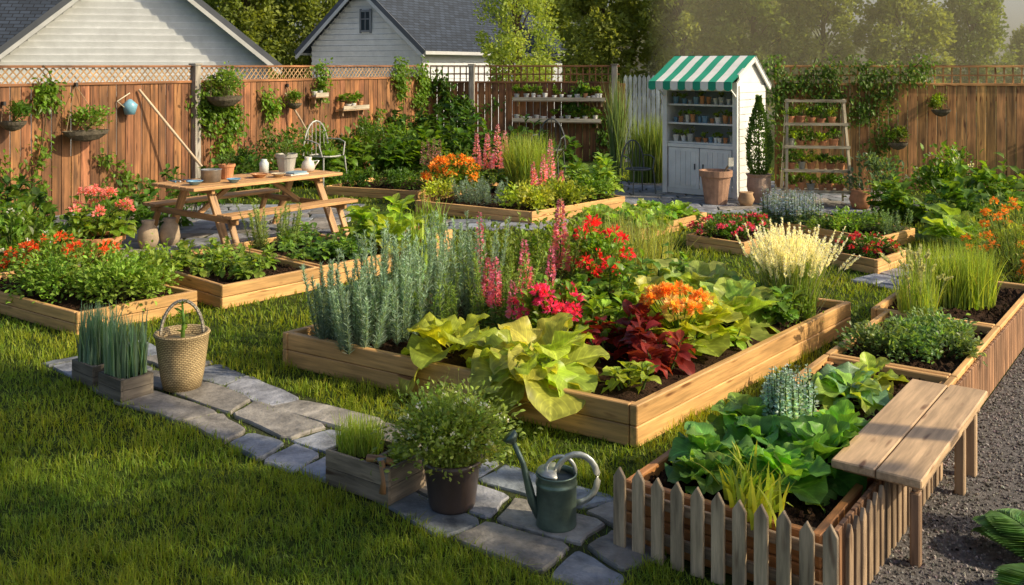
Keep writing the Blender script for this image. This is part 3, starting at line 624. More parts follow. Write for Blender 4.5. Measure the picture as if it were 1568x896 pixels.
def climber(name,P,Q,segs,n,leaf,col,off=.06):
    mb=MB(); P=np.array(P,float);Q=np.array(Q,float);d=nrm(Q-P); nn=np.array([d[1],-d[0]])
    for (x,z0,z1,w,k) in segs:
        st=[]
        for t in np.linspace(0,1,7): st.append((*(P+d*(x+.12*math.sin(t*5+x))+nn*off),z0+(z1-z0)*t))
        mb.tube(st,.008,5,col=(.1,.08,.04),m='bark',cap=False)
        nc=max(4,k//40); cx=x+rng.normal(0,w*.5,nc); cz=z0+(z1-z0)*R_(nc)**.8; wi=rng.integers(0,nc,k)
        px=cx[wi]+rng.normal(0,.1,k); pz=np.clip(cz[wi]+rng.normal(0,.1,k),.02,2.5); po=off+np.abs(rng.normal(0,.07,k))
        p=np.c_[P+px[:,None]*d+po[:,None]*nn,pz]; dr=np.c_[np.tile(nn,(k,1))*.6,np.full(k,-.4)]+rng.normal(0,.5,(k,3))
        pick(mb,TL,p,dr,U(.7,1.2,k)*leaf,jit(np.array(col)*U(.8,1.2),k,.2),roll=.5)
    return mb.build(name)
climber('climbing_vine',FA,FB,[(2.7,0,.8,.3,260),(3.6,.0,1.0,.45,420),(4.5,.2,2.1,.12,200),(4.6,1.7,2.3,.25,160),(5.8,0,.9,.4,300),(8.0,1.2,2.15,.4,900),(8.4,0,1.6,.3,500),(9.5,1.2,1.8,.3,240),(11.0,1.7,2.3,.3,260),(12.6,.2,1.2,.4,420),(13.9,1.6,2.4,.4,420),(14.7,.1,2.35,.4,900)],0,.1,G2)
climber('climbing_vine',(-2,24),(2.55,23.2),[(.3,.0,2.3,.3,700),(.9,0,1.6,.5,800),(3.6,.9,2.1,.3,300),(4.2,0,1.5,.3,300)],0,.11,G1)
climber('climbing_ivy',(4.9,18.3),(12,17.3),[(.15,.2,2.4,.3,1100),(.8,1.3,2.45,.45,900),(1.6,1.2,2.35,.35,800),(1.9,.1,1.9,.2,500),(2.5,1.9,2.4,.3,300),(3.2,.2,.8,.2,260),(5,.1,1.1,.5,500)],0,.085,(.16,.26,.05))
# ------------------------------------------------------------------ centre & back planting
z=.14
bush('marigold_plant',-.95,16.2,z,.5,.4,.6,1000,.07,G2,fl=(46,.05,(.88,.36,.05),26,.055))
bush('marigold_plant',-1.15,15.6,z,.35,.3,.3,600,.06,(.44,.52,.07))
feather('blue_fescue',-.45,15.35,z,.42,.3,.38,40,(.24,.34,.28),n=80,nl=.06)
FG=(.85,.36,.49)
spikes('foxglove_flower',[(-.25,16.6,z,1.15,.09),(-.42,16.9,z,1.0,.075),(-.62,17.2,z,.95,.075),(-.1,17.2,z,1.0,.065)],col=FG,n=240,ps=.05,leaves=30,ll=.2,fl0=.35)
spikes('foxglove_flower',[(.5,15.5,z,.75,.06),(.62,15.9,z,.95,.075),(.38,15.8,z,.6,.05),(.75,15.4,z,.5,.05)],col=FG,n=200,ps=.045,leaves=24,ll=.16,fl0=.35)
bush('golden_shrub',.25,14.8,z,.42,.32,.3,900,.08,(.46,.53,.08))
bush('golden_shrub',.75,15.1,z,.42,.32,.34,900,.08,(.4,.48,.07))
grassclump('ornamental_grass',.25,16.9,z,.4,.35,.95,900,(.34,.44,.09),lean=.3,w=.014)
leafy('hydrangea_plant',1.3,16.3,z,.5,.4,.75,220,.27,(.27,.42,.07),stems=14)
bush('green_shrub',1.25,15.6,z,.4,.3,.35,700,.08,G2)
rosette('hosta_plant',1.5,18.2,0,20,.6,(.29,.42,.07))
for (x,y,h) in((-3.0,17.6,.25),(-2.4,17.6,.3),(-1.8,17.3,.28)): bush('thyme_plant',x,y,.12,.45,.35,h,600,.07,G1)
for (x,y,h,c) in((-3.4,19.6,1.0,G2),(-2.7,20.2,1.1,G1),(-1.8,20.6,1.1,G2),(-1.0,21.4,1.3,G1),(-3.9,18.6,.8,G2),(.2,21.8,1.2,GD),(-2.3,22.5,1.5,GD),(.9,22.0,.8,G1),(-1.4,22.8,1.9,GD)):
    leafy('hydrangea_plant',x,y,0,.6,.5,h,220,.32,c,stems=14)
spikes('lavender_plant',[(-1.6+U(-.25,.25),19.2+U(-.2,.2),0,U(.6,.9),.04) for _ in range(12)],col=(.4,.2,.2),n=60,ps=.04,leaves=14,ll=.16)
grassclump('bamboo_grass',2.75,19.2,0,.45,.3,1.25,700,(.24,.32,.08),lean=.12,w=.018)
grassclump('ornamental_grass',2.2,20.5,0,.12,.12,1.9,260,(.22,.3,.14),lean=.12,w=.018)
for i in range(11):
    a,b=[(1.25,13.75),(1.7,13.3),(1.65,14.0),(2.1,13.75),(2.45,14.15),(2.0,14.5),(1.1,13.6),(1.75,13.05),(2.2,14.1),(1.4,13.3),(1.95,13.4)][i]
    rosette('spinach_plant' if i%2 else 'lettuce_plant',a,b,.12,16,.3,(.23,.4,.06) if i%2 else (.3,.46,.07),lo=10,hi=75)
bush('begonia_plant',2.65,12.4,.12,.42,.3,.22,700,.06,G1,fl=(30,.025,(.78,.09,.22),22,.034))
bush('begonia_plant',3.05,12.7,.12,.35,.28,.22,600,.06,G1,fl=(20,.025,(.8,.1,.2),22,.034))
bush('begonia_plant',4.1,11.3,.12,.34,.28,.2,600,.06,G1,fl=(22,.025,(.7,.06,.1),22,.034))
spikes('lavender_plant',[(U(3.55,4.15),U(13.1,13.9),.13,U(.3,.48),.03) for _ in range(80)],col=(.38,.47,.68),n=40,ps=.03,leaves=12,ll=.08,leafcol=(.16,.24,.16))
bush('parsley_plant',4.45,12.9,.13,.4,.3,.24,900,.06,(.2,.34,.06)); feather('fennel_plant',4.8,12.65,.13,.32,.25,.3,24,(.2,.32,.15),n=70,nl=.055)
bush('parsley_plant',4.1,12.7,.13,.2,.2,.2,400,.05,(.22,.36,.06))
for (x,y,h,r,c) in((5.9,14.6,.75,.5,G2),(6.8,14.3,.8,.5,G2),(6.3,13.3,.7,.5,G1),(7.5,15.0,.85,.55,G2),(8.3,14.2,.8,.5,G1),(7.0,12.8,.7,.5,G3)):
    leafy('hydrangea_plant',x,y,0,r,r,h,200,.28,c,stems=14)
rosette('hosta_plant',5.6,12.2,0,18,.6,(.29,.43,.06)); rosette('hosta_plant',6.0,11.3,0,20,.7,(.34,.48,.07)); rosette('hosta_plant',5.9,12.9,0,18,.65,(.24,.38,.06))
bush('white_flower_shrub',7.0,15.8,0,.6,.4,.9,700,.12,G2,fl=(14,.03,(.8,.8,.76),12,.035)); bush('garden_shrub',5.75,15.6,0,.35,.3,.9,500,.09,(.16,.25,.13))
bush('crocosmia_plant',5.15,10.0,0,.5,.45,.85,3000,.08,(.26,.35,.08),m='needle',T=[TN,TN],fl=(34,.03,(.9,.34,.05),24,.04))
bush('crocosmia_plant',5.3,9.3,0,.4,.4,.6,1800,.07,(.26,.34,.08),m='needle',fl=(14,.03,(.9,.34,.05),24,.04))
# planter run on the right
q=K(4.7,.5); grassclump('chive_plant',q[0],q[1],.3,.34,.26,.48,1300,(.32,.42,.08),lean=.25,w=.008)
q=K(3.95,.6); grassclump('chive_plant',q[0],q[1],.3,.12,.22,.46,260,(.32,.42,.09),lean=.22,w=.008,plume=(26,(.6,.62,.45),.07))
for (s,t) in((2.9,.45),(3.2,.5),(3.5,.4),(2.8,.62),(3.3,.25),(3.0,.2)):
    q=K(s,t); bush('oregano_plant',q[0],q[1],.3,.2,.19,.17,700,.04,(.22,.34,.12))
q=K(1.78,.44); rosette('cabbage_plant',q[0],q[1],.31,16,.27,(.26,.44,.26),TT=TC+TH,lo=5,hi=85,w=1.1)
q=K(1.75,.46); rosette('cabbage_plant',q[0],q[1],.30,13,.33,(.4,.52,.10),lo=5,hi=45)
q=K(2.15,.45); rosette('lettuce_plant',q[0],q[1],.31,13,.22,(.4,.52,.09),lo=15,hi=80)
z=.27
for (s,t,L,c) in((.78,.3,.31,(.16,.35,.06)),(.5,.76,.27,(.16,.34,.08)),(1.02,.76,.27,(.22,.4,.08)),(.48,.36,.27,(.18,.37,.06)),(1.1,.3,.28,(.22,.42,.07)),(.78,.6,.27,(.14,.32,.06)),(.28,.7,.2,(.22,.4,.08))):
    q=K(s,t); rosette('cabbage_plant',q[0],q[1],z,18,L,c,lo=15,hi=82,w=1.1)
q=K(1.12,.58); spikes('lavender_plant',[(q[0]+U(-.13,.13),q[1]+U(-.1,.1),z,U(.26,.38),.024) for _ in range(46)],col=(.5,.68,.72),n=100,ps=.024,leaves=6,ll=.05,leafcol=(.25,.36,.26),fl0=.15)
q=K(.18,.4); grassclump('leek_plant',q[0],q[1],z,.12,.26,.22,70,(.52,.58,.07),lean=.6,w=.024)
# ------------------------------------------------------------------ plank bench resting on the planter wall
mb=MB(); a=math.atan2(u[1],u[0]); R=Rz(a)
for i,t in enumerate((-.155,.052)):
    mb.box((*K(1.245-.01*i,t),.425),(1.5-(.03*i),.2,.042),R,col=(.68,.46,.27),m='timber')
for s in(.62,1.84):
    mb.beam((*K(s,-.24),.383),(*K(s,.13),.383),.06,.04,col=(.5,.35,.22),m='timber')
mb.box((*K(1.84,-.2),.18),(.06,.05,.36),R,col=(.5,.35,.22),m='timber'); mb.box((*K(1.55,-.2),.18),(.05,.05,.36),R,col=(.5,.35,.22),m='timber')
mb.beam((*K(.62,-.2),.35),(*K(1.84,-.2),.35),.03,.05,col=(.5,.35,.22),m='timber'); mb.box((*K(.62,-.2),.17),(.05,.045,.34),R,col=(.35,.22,.14),m='timber')
mb.build('wooden_bench',bevel=.006)
# ------------------------------------------------------------------ picnic table
mb=MB(); TW=(.52,.29,.12)
for i in range(6): mb.box((0,-.4+i*.16,.765),(2.35,.152,.04),col=np.array(TW)*1.25,m='timber')
for sy in(-1,1):
    for i in range(2): mb.box((0,sy*(.84+(i-.5)*.155),.455),(2.0,.148,.04),col=np.array(TW)*1.25,m='timber')
    for sx in(-.85,.85): mb.beam((sx+.035,sy*.66,.0),(sx+.035,sy*.26,.74),.05,.1,up=(1,0,0),col=TW,m='timber')
    for sx in(-.85,.85): mb.beam((sx-.03,sy*.98,.0),(sx-.03,sy*.78,.43),.04,.08,up=(1,0,0),col=TW,m='timber')
for sx in(-.85,.85):
    mb.box((sx-.035,0,.395),(.04,1.9,.075),col=TW,m='timber'); mb.box((sx-.02,0,.715),(.05,.86,.06),col=TW,m='timber')
    mb.beam((sx*.93,0,.4),(sx*.35,0,.73),.05,.06,col=TW,m='timber')
tt=math.atan2(.774,.633); TCN=np.array([-3.47,13.05])
mb.build('picnic_table',loc=(*TCN,.02),rz=tt,bevel=.006)
def TP(a,b): return TCN+np.array([.633,.774])*a+np.array([-.774,.633])*b
def on(a,b,z=.81): q=TP(a,b); return q[0],q[1],z
x,y,zz=on(-.62,.0); mb=MB(); mb.lathe((x,y,zz),[(0,0),(.12,0),(.13,.15),(.14,.155),(.12,.155),(.115,.03),(0,.03)],24,(.5,.5,.5),'metal'); mb.build('metal_pot',smooth=True)
x,y,zz=on(-.3,.12); potted('terracotta_pot',x,y,zz,.1,.19,pc=(.6,.26,.12),ph=.14,n=160)
x,y,zz=on(.65,.1); potted('potted_herb',x,y,zz,.14,.26,pc=(.42,.4,.36),m='glaze',ph=.16,n=160)
x,y,zz=on(.35,.2); mb=MB(); mb.lathe((x,y,zz),[(0,0),(.06,0),(.065,.15),(.04,.18),(.04,.2),(.03,.2),(0,.19)],20,(.55,.6,.6),'glaze'); mb.build('glass_jar',smooth=True)
x,y,zz=on(.95,0); mb=MB(); mb.lathe((x,y,zz),[(0,0),(.08,0),(.1,.06),(.08,.13),(.045,.16),(.055,.2),(.03,.2),(0,.15)],20,(.7,.65,.58),'glaze'); mb.tube([(x+.07,y,zz+.14),(x+.15,y,zz+.15),(x+.09,y,zz+.06)],.01); mb.build('ceramic_pitcher',smooth=True)
for (a,b,r,c) in((.05,-.1,.12,(.55,.27,.12)),(-.95,-.15,.1,(.2,.4,.6)),(-.5,-.32,.09,(.2,.4,.6)),(.25,-.25,.1,(.6,.5,.36))):
    x,y,zz=on(a,b); mb=MB(); mb.lathe((x,y,zz),[(0,0),(r*.5,0),(r,.05),(r*1.03,.05),(r*.5,.012),(0,.012)],20,c,'glaze'); mb.build('bowl',smooth=True)
x,y,zz=on(.55,-.22); mb=MB(); mb.box((x,y,zz+.012),(.3,.2,.02),Rz(.9),col=(.7,.7,.65),m='paint'); mb.box((x,y,zz+.033),(.27,.19,.02),Rz(1.1),col=(.2,.3,.38),m='paint'); mb.build('book_stack')
x,y,zz=on(-1.0,.2); mb=MB(); 
for k_ in range(5): mb.tube([(x+.05*k_,y+.03*k_,zz+.015),(x+.05*k_-.12,y+.1+.03*k_,zz+.02)],[.012,.006],6,col=[(.1,.25,.4),(.5,.5,.5),(.4,.2,.08)][k_%3],m='iron')
mb.build('hand_tools')
p=FA+fdir*7.3+fn*.75; mb=MB(); q=FA+fdir*6.35+fn*.06
mb.tube([(p[0],p[1],.35),(q[0],q[1],1.9)],.024,8,col=(.6,.44,.3),m='timber'); mb.box((p[0]+.03,p[1],.2),(.2,.02,.32),Rz(.5),col=(.25,.27,.3),m='metal'); mb.build('garden_shovel')
p=FA+fdir*10.6+fn*.7; mb=MB(); q=FA+fdir*9.9+fn*.08
mb.tube([(p[0],p[1],.12),(q[0],q[1],1.75)],.022,8,col=(.6,.44,.3),m='timber')
for j in range(9): mb.tube([(p[0],p[1],.16),(p[0]+(j-4)*.045,p[1]-.02,.03),(p[0]+(j-4)*.05,p[1]-.07,.0)],.005,4,col=(.2,.2,.2))
mb.build('garden_rake')
# ------------------------------------------------------------------ potting shed with striped awning
mb=MB(); W_,D_=1.44,1.1; hz=1.98; rg=2.42; WC=WHITE
mb.box((.03,D_/2,hz/2),(.05,D_,hz),col=WC,m='paint',jit=.02); mb.box((W_-.03,D_/2,hz/2),(.05,D_,hz),col=WC,m='paint',jit=.02)
mb.box((W_/2,D_-.02,hz/2+.05),(W_-.12,.03,hz-.1),col=(.5,.56,.6),m='paint'); mb.box((W_/2,.35+D_/2,.02),(W_-.12,D_*.6,.04),col=WC,m='paint')
for x in(.04,W_-.04): mb.box((x,-.012,hz/2),(.085,.03,hz-.006),col=WC,m='paint',jit=.02)
z=.06
while z<hz-.05:
    for sx in(-.008,W_+.008): mb.box((sx,D_/2+.02,z+.06),(.02,D_-.06,.115),col=WC,m='paint',jit=.04)
    z+=.125
for sx in(.0,W_-.03):
    mb.prism([(0,0),(D_,0),(D_/2,rg-hz-.03)],(sx,0,hz),(0,1,0),(0,0,1),.03,col=WC,m='paint')
mb.box((W_/2,.02,.06),(W_-.18,.05,.1),col=WC,m='paint'); mb.box((W_/2,.02,.86),(W_-.18,.06,.06),col=WC,m='paint')
for i in range(2):
    x0=.1+i*.62; mb.box((x0+.31,.005,.465),(.6,.03,.71),col=WC,m='paint',jit=.02)
    for k_ in range(5): mb.box((x0+.11+k_*.1,-.014,.465),(.09,.012,.6),col=WC,m='paint',jit=.05)
    mb.box((x0+(.54 if i==0 else .08),-.028,.5),(.02,.02,.1),col=(.1,.1,.1),m='iron')
for zz in(.91,1.25,1.58): mb.box((W_/2,.26+.02,zz),(W_-.12,.5,.03),col=(.75,.75,.72),m='paint')
mb.box((W_/2,-.01,1.9),(W_-.17,.03,.14),col=WC,m='paint')
NS=11; x0=-.08; wS=(W_+.16)/NS; fy,fz=-.38,hz-.02
for i in range(NS):
    c=(.02,.36,.22) if i%2==0 else (.85,.85,.8); xa,xb=x0+i*wS,x0+(i+1)*wS
    rows=[(D_/2,rg+.03),(D_/4,rg-.1),(0-.05,hz+.17),(fy,fz+.04)]
    V=[]
    for (yy,zz) in rows: V+=[(xa,yy,zz),(xb,yy,zz)]
    n_=len(V); V+=[(a_,b_,c_-.02) for a_,b_,c_ in V]; f=[(2*k_,2*k_+1,2*k_+3,2*k_+2) for k_ in range(3)]+[(n_+2*k_,n_+2*k_+2,n_+2*k_+3,n_+2*k_+1) for k_ in range(3)]+[(0,n_,n_+1,1)]
    mb.add(V,f,None,c,'canvas')
    sc=[(0,0),(0,-.1)]+[(wS/2-wS/2*math.cos(t),-.1-.05*math.sin(t)) for t in np.linspace(.3,2.84,6)]+[(wS,-.1),(wS,0)]
    mb.prism(sc[::-1],(xa,fy,fz+.035),(1,0,0),(0,0,1),.012,col=c,m='canvas')
mb.add([(x0,D_/2,rg+.035),(W_+.08,D_/2,rg+.035),(W_+.08,D_+.12,hz-.05),(x0,D_+.12,hz-.05),(x0,D_/2,rg+.0),(W_+.08,D_/2,rg+.0),(W_+.08,D_+.12,hz-.09),(x0,D_+.12,hz-.09)],[(0,1,2,3),(7,6,5,4),(1,5,6,2),(0,3,7,4),(3,2,6,7)],None,(.3,.33,.35),'shingle')
mb.beam((W_+.06,D_/2,rg-.02),(W_+.06,D_+.1,hz-.1),.03,.09,col=WC,m='paint'); mb.beam((W_+.06,D_/2,rg-.02),(W_+.06,-.1,hz+.1),.03,.09,col=WC,m='paint')
for sx in(.02,W_-.02): mb.beam((sx,0,1.72),(sx,fy+.02,fz),.02,.02,col=WC,m='paint')
cols=[(.55,.24,.1),(.7,.68,.62),(.15,.28,.4),(.8,.8,.78),(.4,.18,.08),(.45,.46,.44)]
for zz in(.925,1.265,1.595):
    x=.14
    while x<W_-.14:
        r=U(.035,.06); h=U(.07,.15); c=cols[rng.integers(0,6)]; add_pot(mb,x+r,.1+U(0,.08),zz,r,h,c,'glaze',12)
        if R_()<.6: add_bush(mb,x+r,.12,zz+h*.85,r*1.3,r*1.3,.1,70,.04,G3,clumps=6)
        x+=2*r+U(.015,.05)
mb.build('potting_shed',loc=(2.72,17.6,.02),rz=math.atan2(-.62,.78))
# ------------------------------------------------------------------ ladder plant stand
mb=MB(); LC=(.52,.45,.32)
for sx in(-.52,.52):
    mb.beam((sx,-.28,0),(sx*.86,.1,1.72),.04,.05,col=LC,m='grey_wood'); mb.beam((sx*.98,.42,0),(sx*.86,.13,1.7),.035,.04,col=LC,m='grey_wood')
for zz,dp in((.22,.46),(.55,.38),(.93,.3),(1.3,.22),(1.68,.12)):
    yc=-.28+.38*zz/1.72+dp/2-.03; w=1.1-.14*zz/1.72
    for k_ in range(3 if dp>.2 else 2): mb.box((0,yc-dp/2+.04+k_*(dp-.08)/(2 if dp>.2 else 1),zz),(w,.07,.02),col=LC,m='grey_wood')
    mb.box((0,yc-dp/2,zz+.012),(w+.02,.02,.045),col=LC,m='grey_wood')
    if zz<1.5:
        x=-.4
        while x<.42:
            r=U(.05,.08); h=U(.09,.14); add_pot(mb,x,yc,zz+.012,r,h,[(.6,.26,.12),(.42,.18,.09),(.4,.38,.33)][rng.integers(0,3)],'terracotta',14)
            add_bush(mb,x,yc,zz+h*.9,r*1.5,r*1.5,U(.12,.22),140,.055,[G1,G2,G3][rng.integers(0,3)],clumps=8); x+=2*r+.03
mb.build('ladder_plant_stand',loc=(5.0,16.1,.02),rz=-.12)
mb=MB(); add_pot(mb,3.36,16.15,.02,.25,.55,(.40,.23,.15)); mb.tube([(3.45,16.1,.5),(3.55,16.0,.68)],.018,6,col=(.5,.35,.2),m='timber'); mb.box((3.57,15.98,.72),(.1,.02,.14),Rz(.4),col=(.6,.6,.6),m='metal'); mb.build('terracotta_pot',smooth=False)
mb=MB(); mb.lathe((4.12,16.35,.02),[(0,0),(.14,0),(.2,.25),(.19,.42),(.22,.47),(.18,.47),(.16,.4),(0,.4)],24,(.42,.3,.23)); 
k=4200; t=R_(k); a_=U(0,6.28,k); rr=.26*np.sin(np.clip(t+.08,0,1)*math.pi*.97)**.6*(1-t*.6)*(1+.12*np.sin(a_*5+t*9)); p=np.c_[4.12+rr*np.cos(a_)*U(.75,1,k),16.35+rr*np.sin(a_)*U(.75,1,k),.47+1.3*t]
mb.inst(TS,p,np.c_[np.cos(a_),np.sin(a_),np.full(k,1.2)]+rng.normal(0,.3,(k,3)),U(.03,.06,k),jit((.1,.19,.04),k,.25),m='needle',roll=1); mb.tube([(4.12,16.35,.4),(4.12,16.35,1.6)],[.02,.005],5,m='bark',col=(.1,.07,.04)); mb.build('cypress_topiary')
for (x,y,r,h,c) in((3.8,15.9,.13,.22,(.45,.28,.15)),(4.32,15.6,.1,.18,(.55,.4,.26)),(5.55,15.6,.17,.3,(.55,.24,.11)),(4.05,15.4,.07,.12,(.5,.38,.25))):
    mb=MB(); mb.lathe((x,y,.02),[(0,0),(r*.7,0),(r*1.05,h*.5),(r*.8,h*.85),(r*.9,h),(r*.7,h),(0,h*.8)],20,c); mb.build('clay_pot',smooth=True)
def shelf(name,P,Q,off,z,w0,w1,rows=1,col=(.45,.3,.18)):
    P=np.array(P,float);d=nrm(np.array(Q,float)-P);nn=np.array([d[1],-d[0]]); R=Rz(math.atan2(d[1],d[0])); mb=MB(); L=w1-w0
    for r in range(rows):
        zz=z+r*.5; c=P+d*(w0+w1)/2+nn*off; mb.box((*c,zz),(L,.2,.03),R,col=col,m='timber')
        c2=c+nn*.1; mb.box((*c2,zz+.05),(L,.015,.08),R,col=(.6,.52,.4),m='timber')
        for s in(w0+.1,w1-.1): p=P+d*s+nn*(off-.04); mb.box((*p,zz-.07),(.03,.1,.12),R,col=col,m='timber')
        s=w0+.08
        while s<w1-.05:
            p=P+d*s+nn*off; rr=U(.045,.07); h=U(.1,.18); add_pot(mb,p[0],p[1],zz+.015,rr,h,[(.8,.8,.78),(.65,.63,.6),(.5,.52,.52),(.55,.27,.13)][rng.integers(0,4)],'glaze',12)
            if R_()<.65: add_bush(mb,p[0],p[1],zz+h,rr*1.5,rr*1.5,.2,110,.07,G2,clumps=6)
            s+=2*rr+U(.02,.12)
    return mb.build(name)
shelf('wall_shelf',(-2,24),(2.55,23.2),.2,.95,2.1,4.2,2); shelf('wall_shelf',(-2,24),(2.55,23.2),.2,1.45,3.55,4.3,1)
shelf('wall_planter',FA,FB,.18,1.35,11.5,12.4); shelf('wall_planter',FA,FB,.18,1.65,10.6,11.0)
def hang(name,s,z,r,P=FA,d=fdir,nn=fn,top=2.0,col=G2,sx=1.):
    mb=MB(); c=P+d*s+nn*(r+.06); x,y=c
    prof=[(.02,-r*.75),(r*.55,-r*.6),(r*.9,-r*.25),(r,0),(r*.93,0),(r*.8,-r*.25),(0,-r*.3)]
    mb.lathe((0,0,0),prof,20,(.14,.12,.09),'bark'); 
    add_bush(mb,0,0,-.02,r*1.1,r*1.0,r*1.6,460,.055,col)
    ob=mb.build(name,loc=(x,y,z),rz=math.atan2(d[1],d[0])); ob.scale=(sx,1,1)
    m2=MB(); w=P+d*s+nn*.03
    for a in(-1,1):
        e=c+d*a*r*sx*.9; m2.tube([(*e,z),(*w,top)],.006,5,col=(.25,.18,.1),m='iron')
    m2.box((*(w+nn*.02),top),(.04,.06,.06),Rz(math.atan2(d[1],d[0])),col=(.05,.05,.05),m='iron')
    o=m2.build('hanger'); o.parent=ob; o.matrix_parent_inverse=ob.matrix_basis.inverted(); return ob
hang('hanging_basket',3.95,1.5,.19,top=1.75,col=G1); hang('hanging_basket',5.15,1.3,.23,top=2.0,col=G2,sx=1.7)
hang('hanging_basket',3.45,.8,.2,top=1.15,col=G1); hang('hanging_basket',8.0,1.75,.28,top=2.1,col=G2,sx=1.3); hang('hanging_basket',10.0,1.55,.16,top=1.9,col=G2)
PR,QR=np.array([4.9,18.3]),np.array([12.,17.3]); dr=nrm(QR-PR); nr_=np.array([dr[1],-dr[0]])
hang('hanging_basket',2.9,1.5,.17,P=PR,d=dr,nn=nr_,top=1.75,col=G3); hang('hanging_basket',2.15,.9,.18,P=PR,d=dr,nn=nr_,top=1.15,col=G2)
p=FA+fdir*6.1+fn*.14; mb=MB(); mb.lathe((p[0],p[1],1.5),[(0,.0),(.08,0),(.12,.16),(.02,.25),(0,.25)],16,(.2,.42,.55),'glaze'); mb.tube([(p[0]-.05,p[1]-.1,1.62),(p[0]-.16,p[1]-.12,1.72),(p[0],p[1],1.85)],.01,col=(.7,.65,.5)); mb.build('wall_lantern',smooth=True)
def chair(name,x,y,rz,col=(.45,.45,.43),s=1):
    mb=MB(); 
    for sx in(-.2,.2):
        for sy in(-.2,.2): mb.tube([(sx,sy,.44),(sx*1.15,sy*1.15,0)],.012,6,col=col)
    a=np.linspace(0,6.283,17); mb.tube(np.c_[.22*np.cos(a),.22*np.sin(a),0*a+.45],.014,6,col=col)
    for x_ in np.linspace(-.18,.18,7): yy=math.sqrt(.22**2-x_**2); mb.tube([(x_,-yy,.45),(x_,yy,.45)],.006,5,col=col)
    t=np.linspace(0,math.pi,13); mb.tube(np.c_[-.24*np.cos(t),.2+0*t,.45+.5*np.sin(t)],.014,6,col=col)
    for x_ in np.linspace(-.16,.16,5): mb.tube([(x_,.2,.45),(x_*.9,.2,.45+.5*math.sqrt(1-(x_/.24)**2)-.01)],.006,5,col=col)
    for sx in(-1,1): mb.tube([(sx*.22,.2,.68),(sx*.27,0,.68),(sx*.25,-.15,.64),(sx*.2,-.17,.45)],.011,6,col=col)
    ob=mb.build(name,loc=(x,y,.0),rz=rz); ob.scale=(s,s,s)
chair('iron_garden_chair',-3.55,18.6,.9,s=1.3); chair('iron_garden_chair',.75,20.2,-.3,col=(.12,.13,.13),s=1.25); chair('iron_garden_chair',2.25,17.5,.4,col=(.12,.13,.13))
# ------------------------------------------------------------------ foreground props
mb=MB(); x,y=-2.34,6.95; mb.lathe((x,y,.02),[(0,0),(.13,0),(.15,.1),(.17,.25),(.185,.37),(.195,.38),(.185,.395),(.165,.39),(.16,.33),(0,.32)],40,(.60,.46,.25),'wicker')
t=np.linspace(0,math.pi,17); mb.tube(np.c_[x-.17*np.cos(t)*.8,y-.05*np.cos(t),.38+.25*np.sin(t)],.012,8,col=(.6,.55,.45),m='wicker')
mb.lathe((x,y,.02),[(.16,.335),(.08,.345),(0,.35)],24,(.5,.4,.22),'wicker')
mb.tube([(x,y,.3),(x+.01,y,.48),(x,y,.62)],[.016,.013,.006],8,col=(.2,.36,.07),m='leaf'); k=18; tt_=U(.1,1,k); az=U(0,6.28,k); pick(mb,TL,np.c_[np.full(k,x),np.full(k,y),.36+.26*tt_],np.c_[np.cos(az),np.sin(az),U(.2,1,k)],np.full(k,.07),jit(G3,k)); mb.build('wicker_basket',smooth=True)
def pbox(mb,c,L,W,H,ang,col=GREYW,th=.018):
    R=Rz(ang); c=np.array(c,float)
    for sy in(-1,1):
        for r in range(2): mb.box(c+R@np.array([0,sy*(W/2-th/2),H*(.25+.5*r)]),(L,th,H/2-.004),R,col=col,m='grey_wood')
    for sx in(-1,1):
        for r in range(2): mb.box(c+R@np.array([sx*(L/2-th/2),0,H*(.25+.5*r)]),(th,W-2*th-.002,H/2-.004),R,col=col,m='grey_wood')
        for sy in(-1,1): mb.box(c+R@np.array([sx*(L/2-th-.014),sy*(W/2-th-.014),H*.5]),(.025,.025,H*.96),R,col=col,m='grey_wood')
    mb.box(c+np.array((0,0,H*.42)),(L-2*th-.01,W-2*th-.01,H*.8),R,col=SOIL,m='soil')
for (x,y,l) in((-3.0,7.1,.3),(-2.68,6.8,.3)):
    mb=MB(); pbox(mb,(x,y,.02),l,.24,.15,-.69); add_blades(mb,disk(x,y,.15,.14,.1,190),.40,.13,.014,(.24,.37,.26)); mb.build('leek_planter')
mb=MB(); x,y=-.74,5.32; pbox(mb,(x,y,.02),.46,.3,.19,-.62,col=(.36,.28,.2)); mb.box((x+.05,y-.03,.14),(.02,.27,.13),Rz(-.62),col=(.36,.28,.2),m='grey_wood')
add_blades(mb,disk(x-.1,y+.07,.17,.13,.1,520),.2,.3,.005,(.35,.45,.08)); add_blades(mb,disk(x+.15,y-.06,.17,.06,.08,260),.13,.35,.005,(.35,.45,.08)); mb.build('grass_planter')
mb=MB(); mb.tube([(x-.02,y-.17,.235),(x+.06,y-.19,.24),(x+.12,y-.2,.22)],[.02,.016,.018],10,col=(.55,.28,.12),m='timber'); mb.tube([(x+.06,y-.21,.24),(x+.075,y-.235,.14),(x+.07,y-.24,.08)],[.018,.014,.02],10,col=(.55,.28,.12),m='timber')
mb.lathe((x+.06,y-.2,.225),[(0,0),(.024,0),(.026,.012),(.024,.025),(0,.025)],14,(.3,.3,.3),'metal'); mb.build('hand_pruner',smooth=True)
mb=MB(); x,y=-.31,5.08; mb.lathe((x,y,.02),[(0,0),(.115,0),(.12,.015),(.145,.21),(.155,.215),(.16,.25),(.145,.25),(.138,.22),(0,.22)],36,(.08,.055,.045),'glaze')
add_bush(mb,x,y,.24,.29,.26,.32,4600,.032,(.3,.4,.08),T=TL,clumps=80,fl=(34,.011,(.88,.88,.84),8,.018))
add_blades(mb,disk(x,y,.24,.14,.12,420),.4,.55,.004,(.34,.44,.1)); mb.build('potted_daisies',smooth=True)
mb=MB(); x,y=.22,4.86; GC=(.17,.235,.19); b=(x,y,.02)
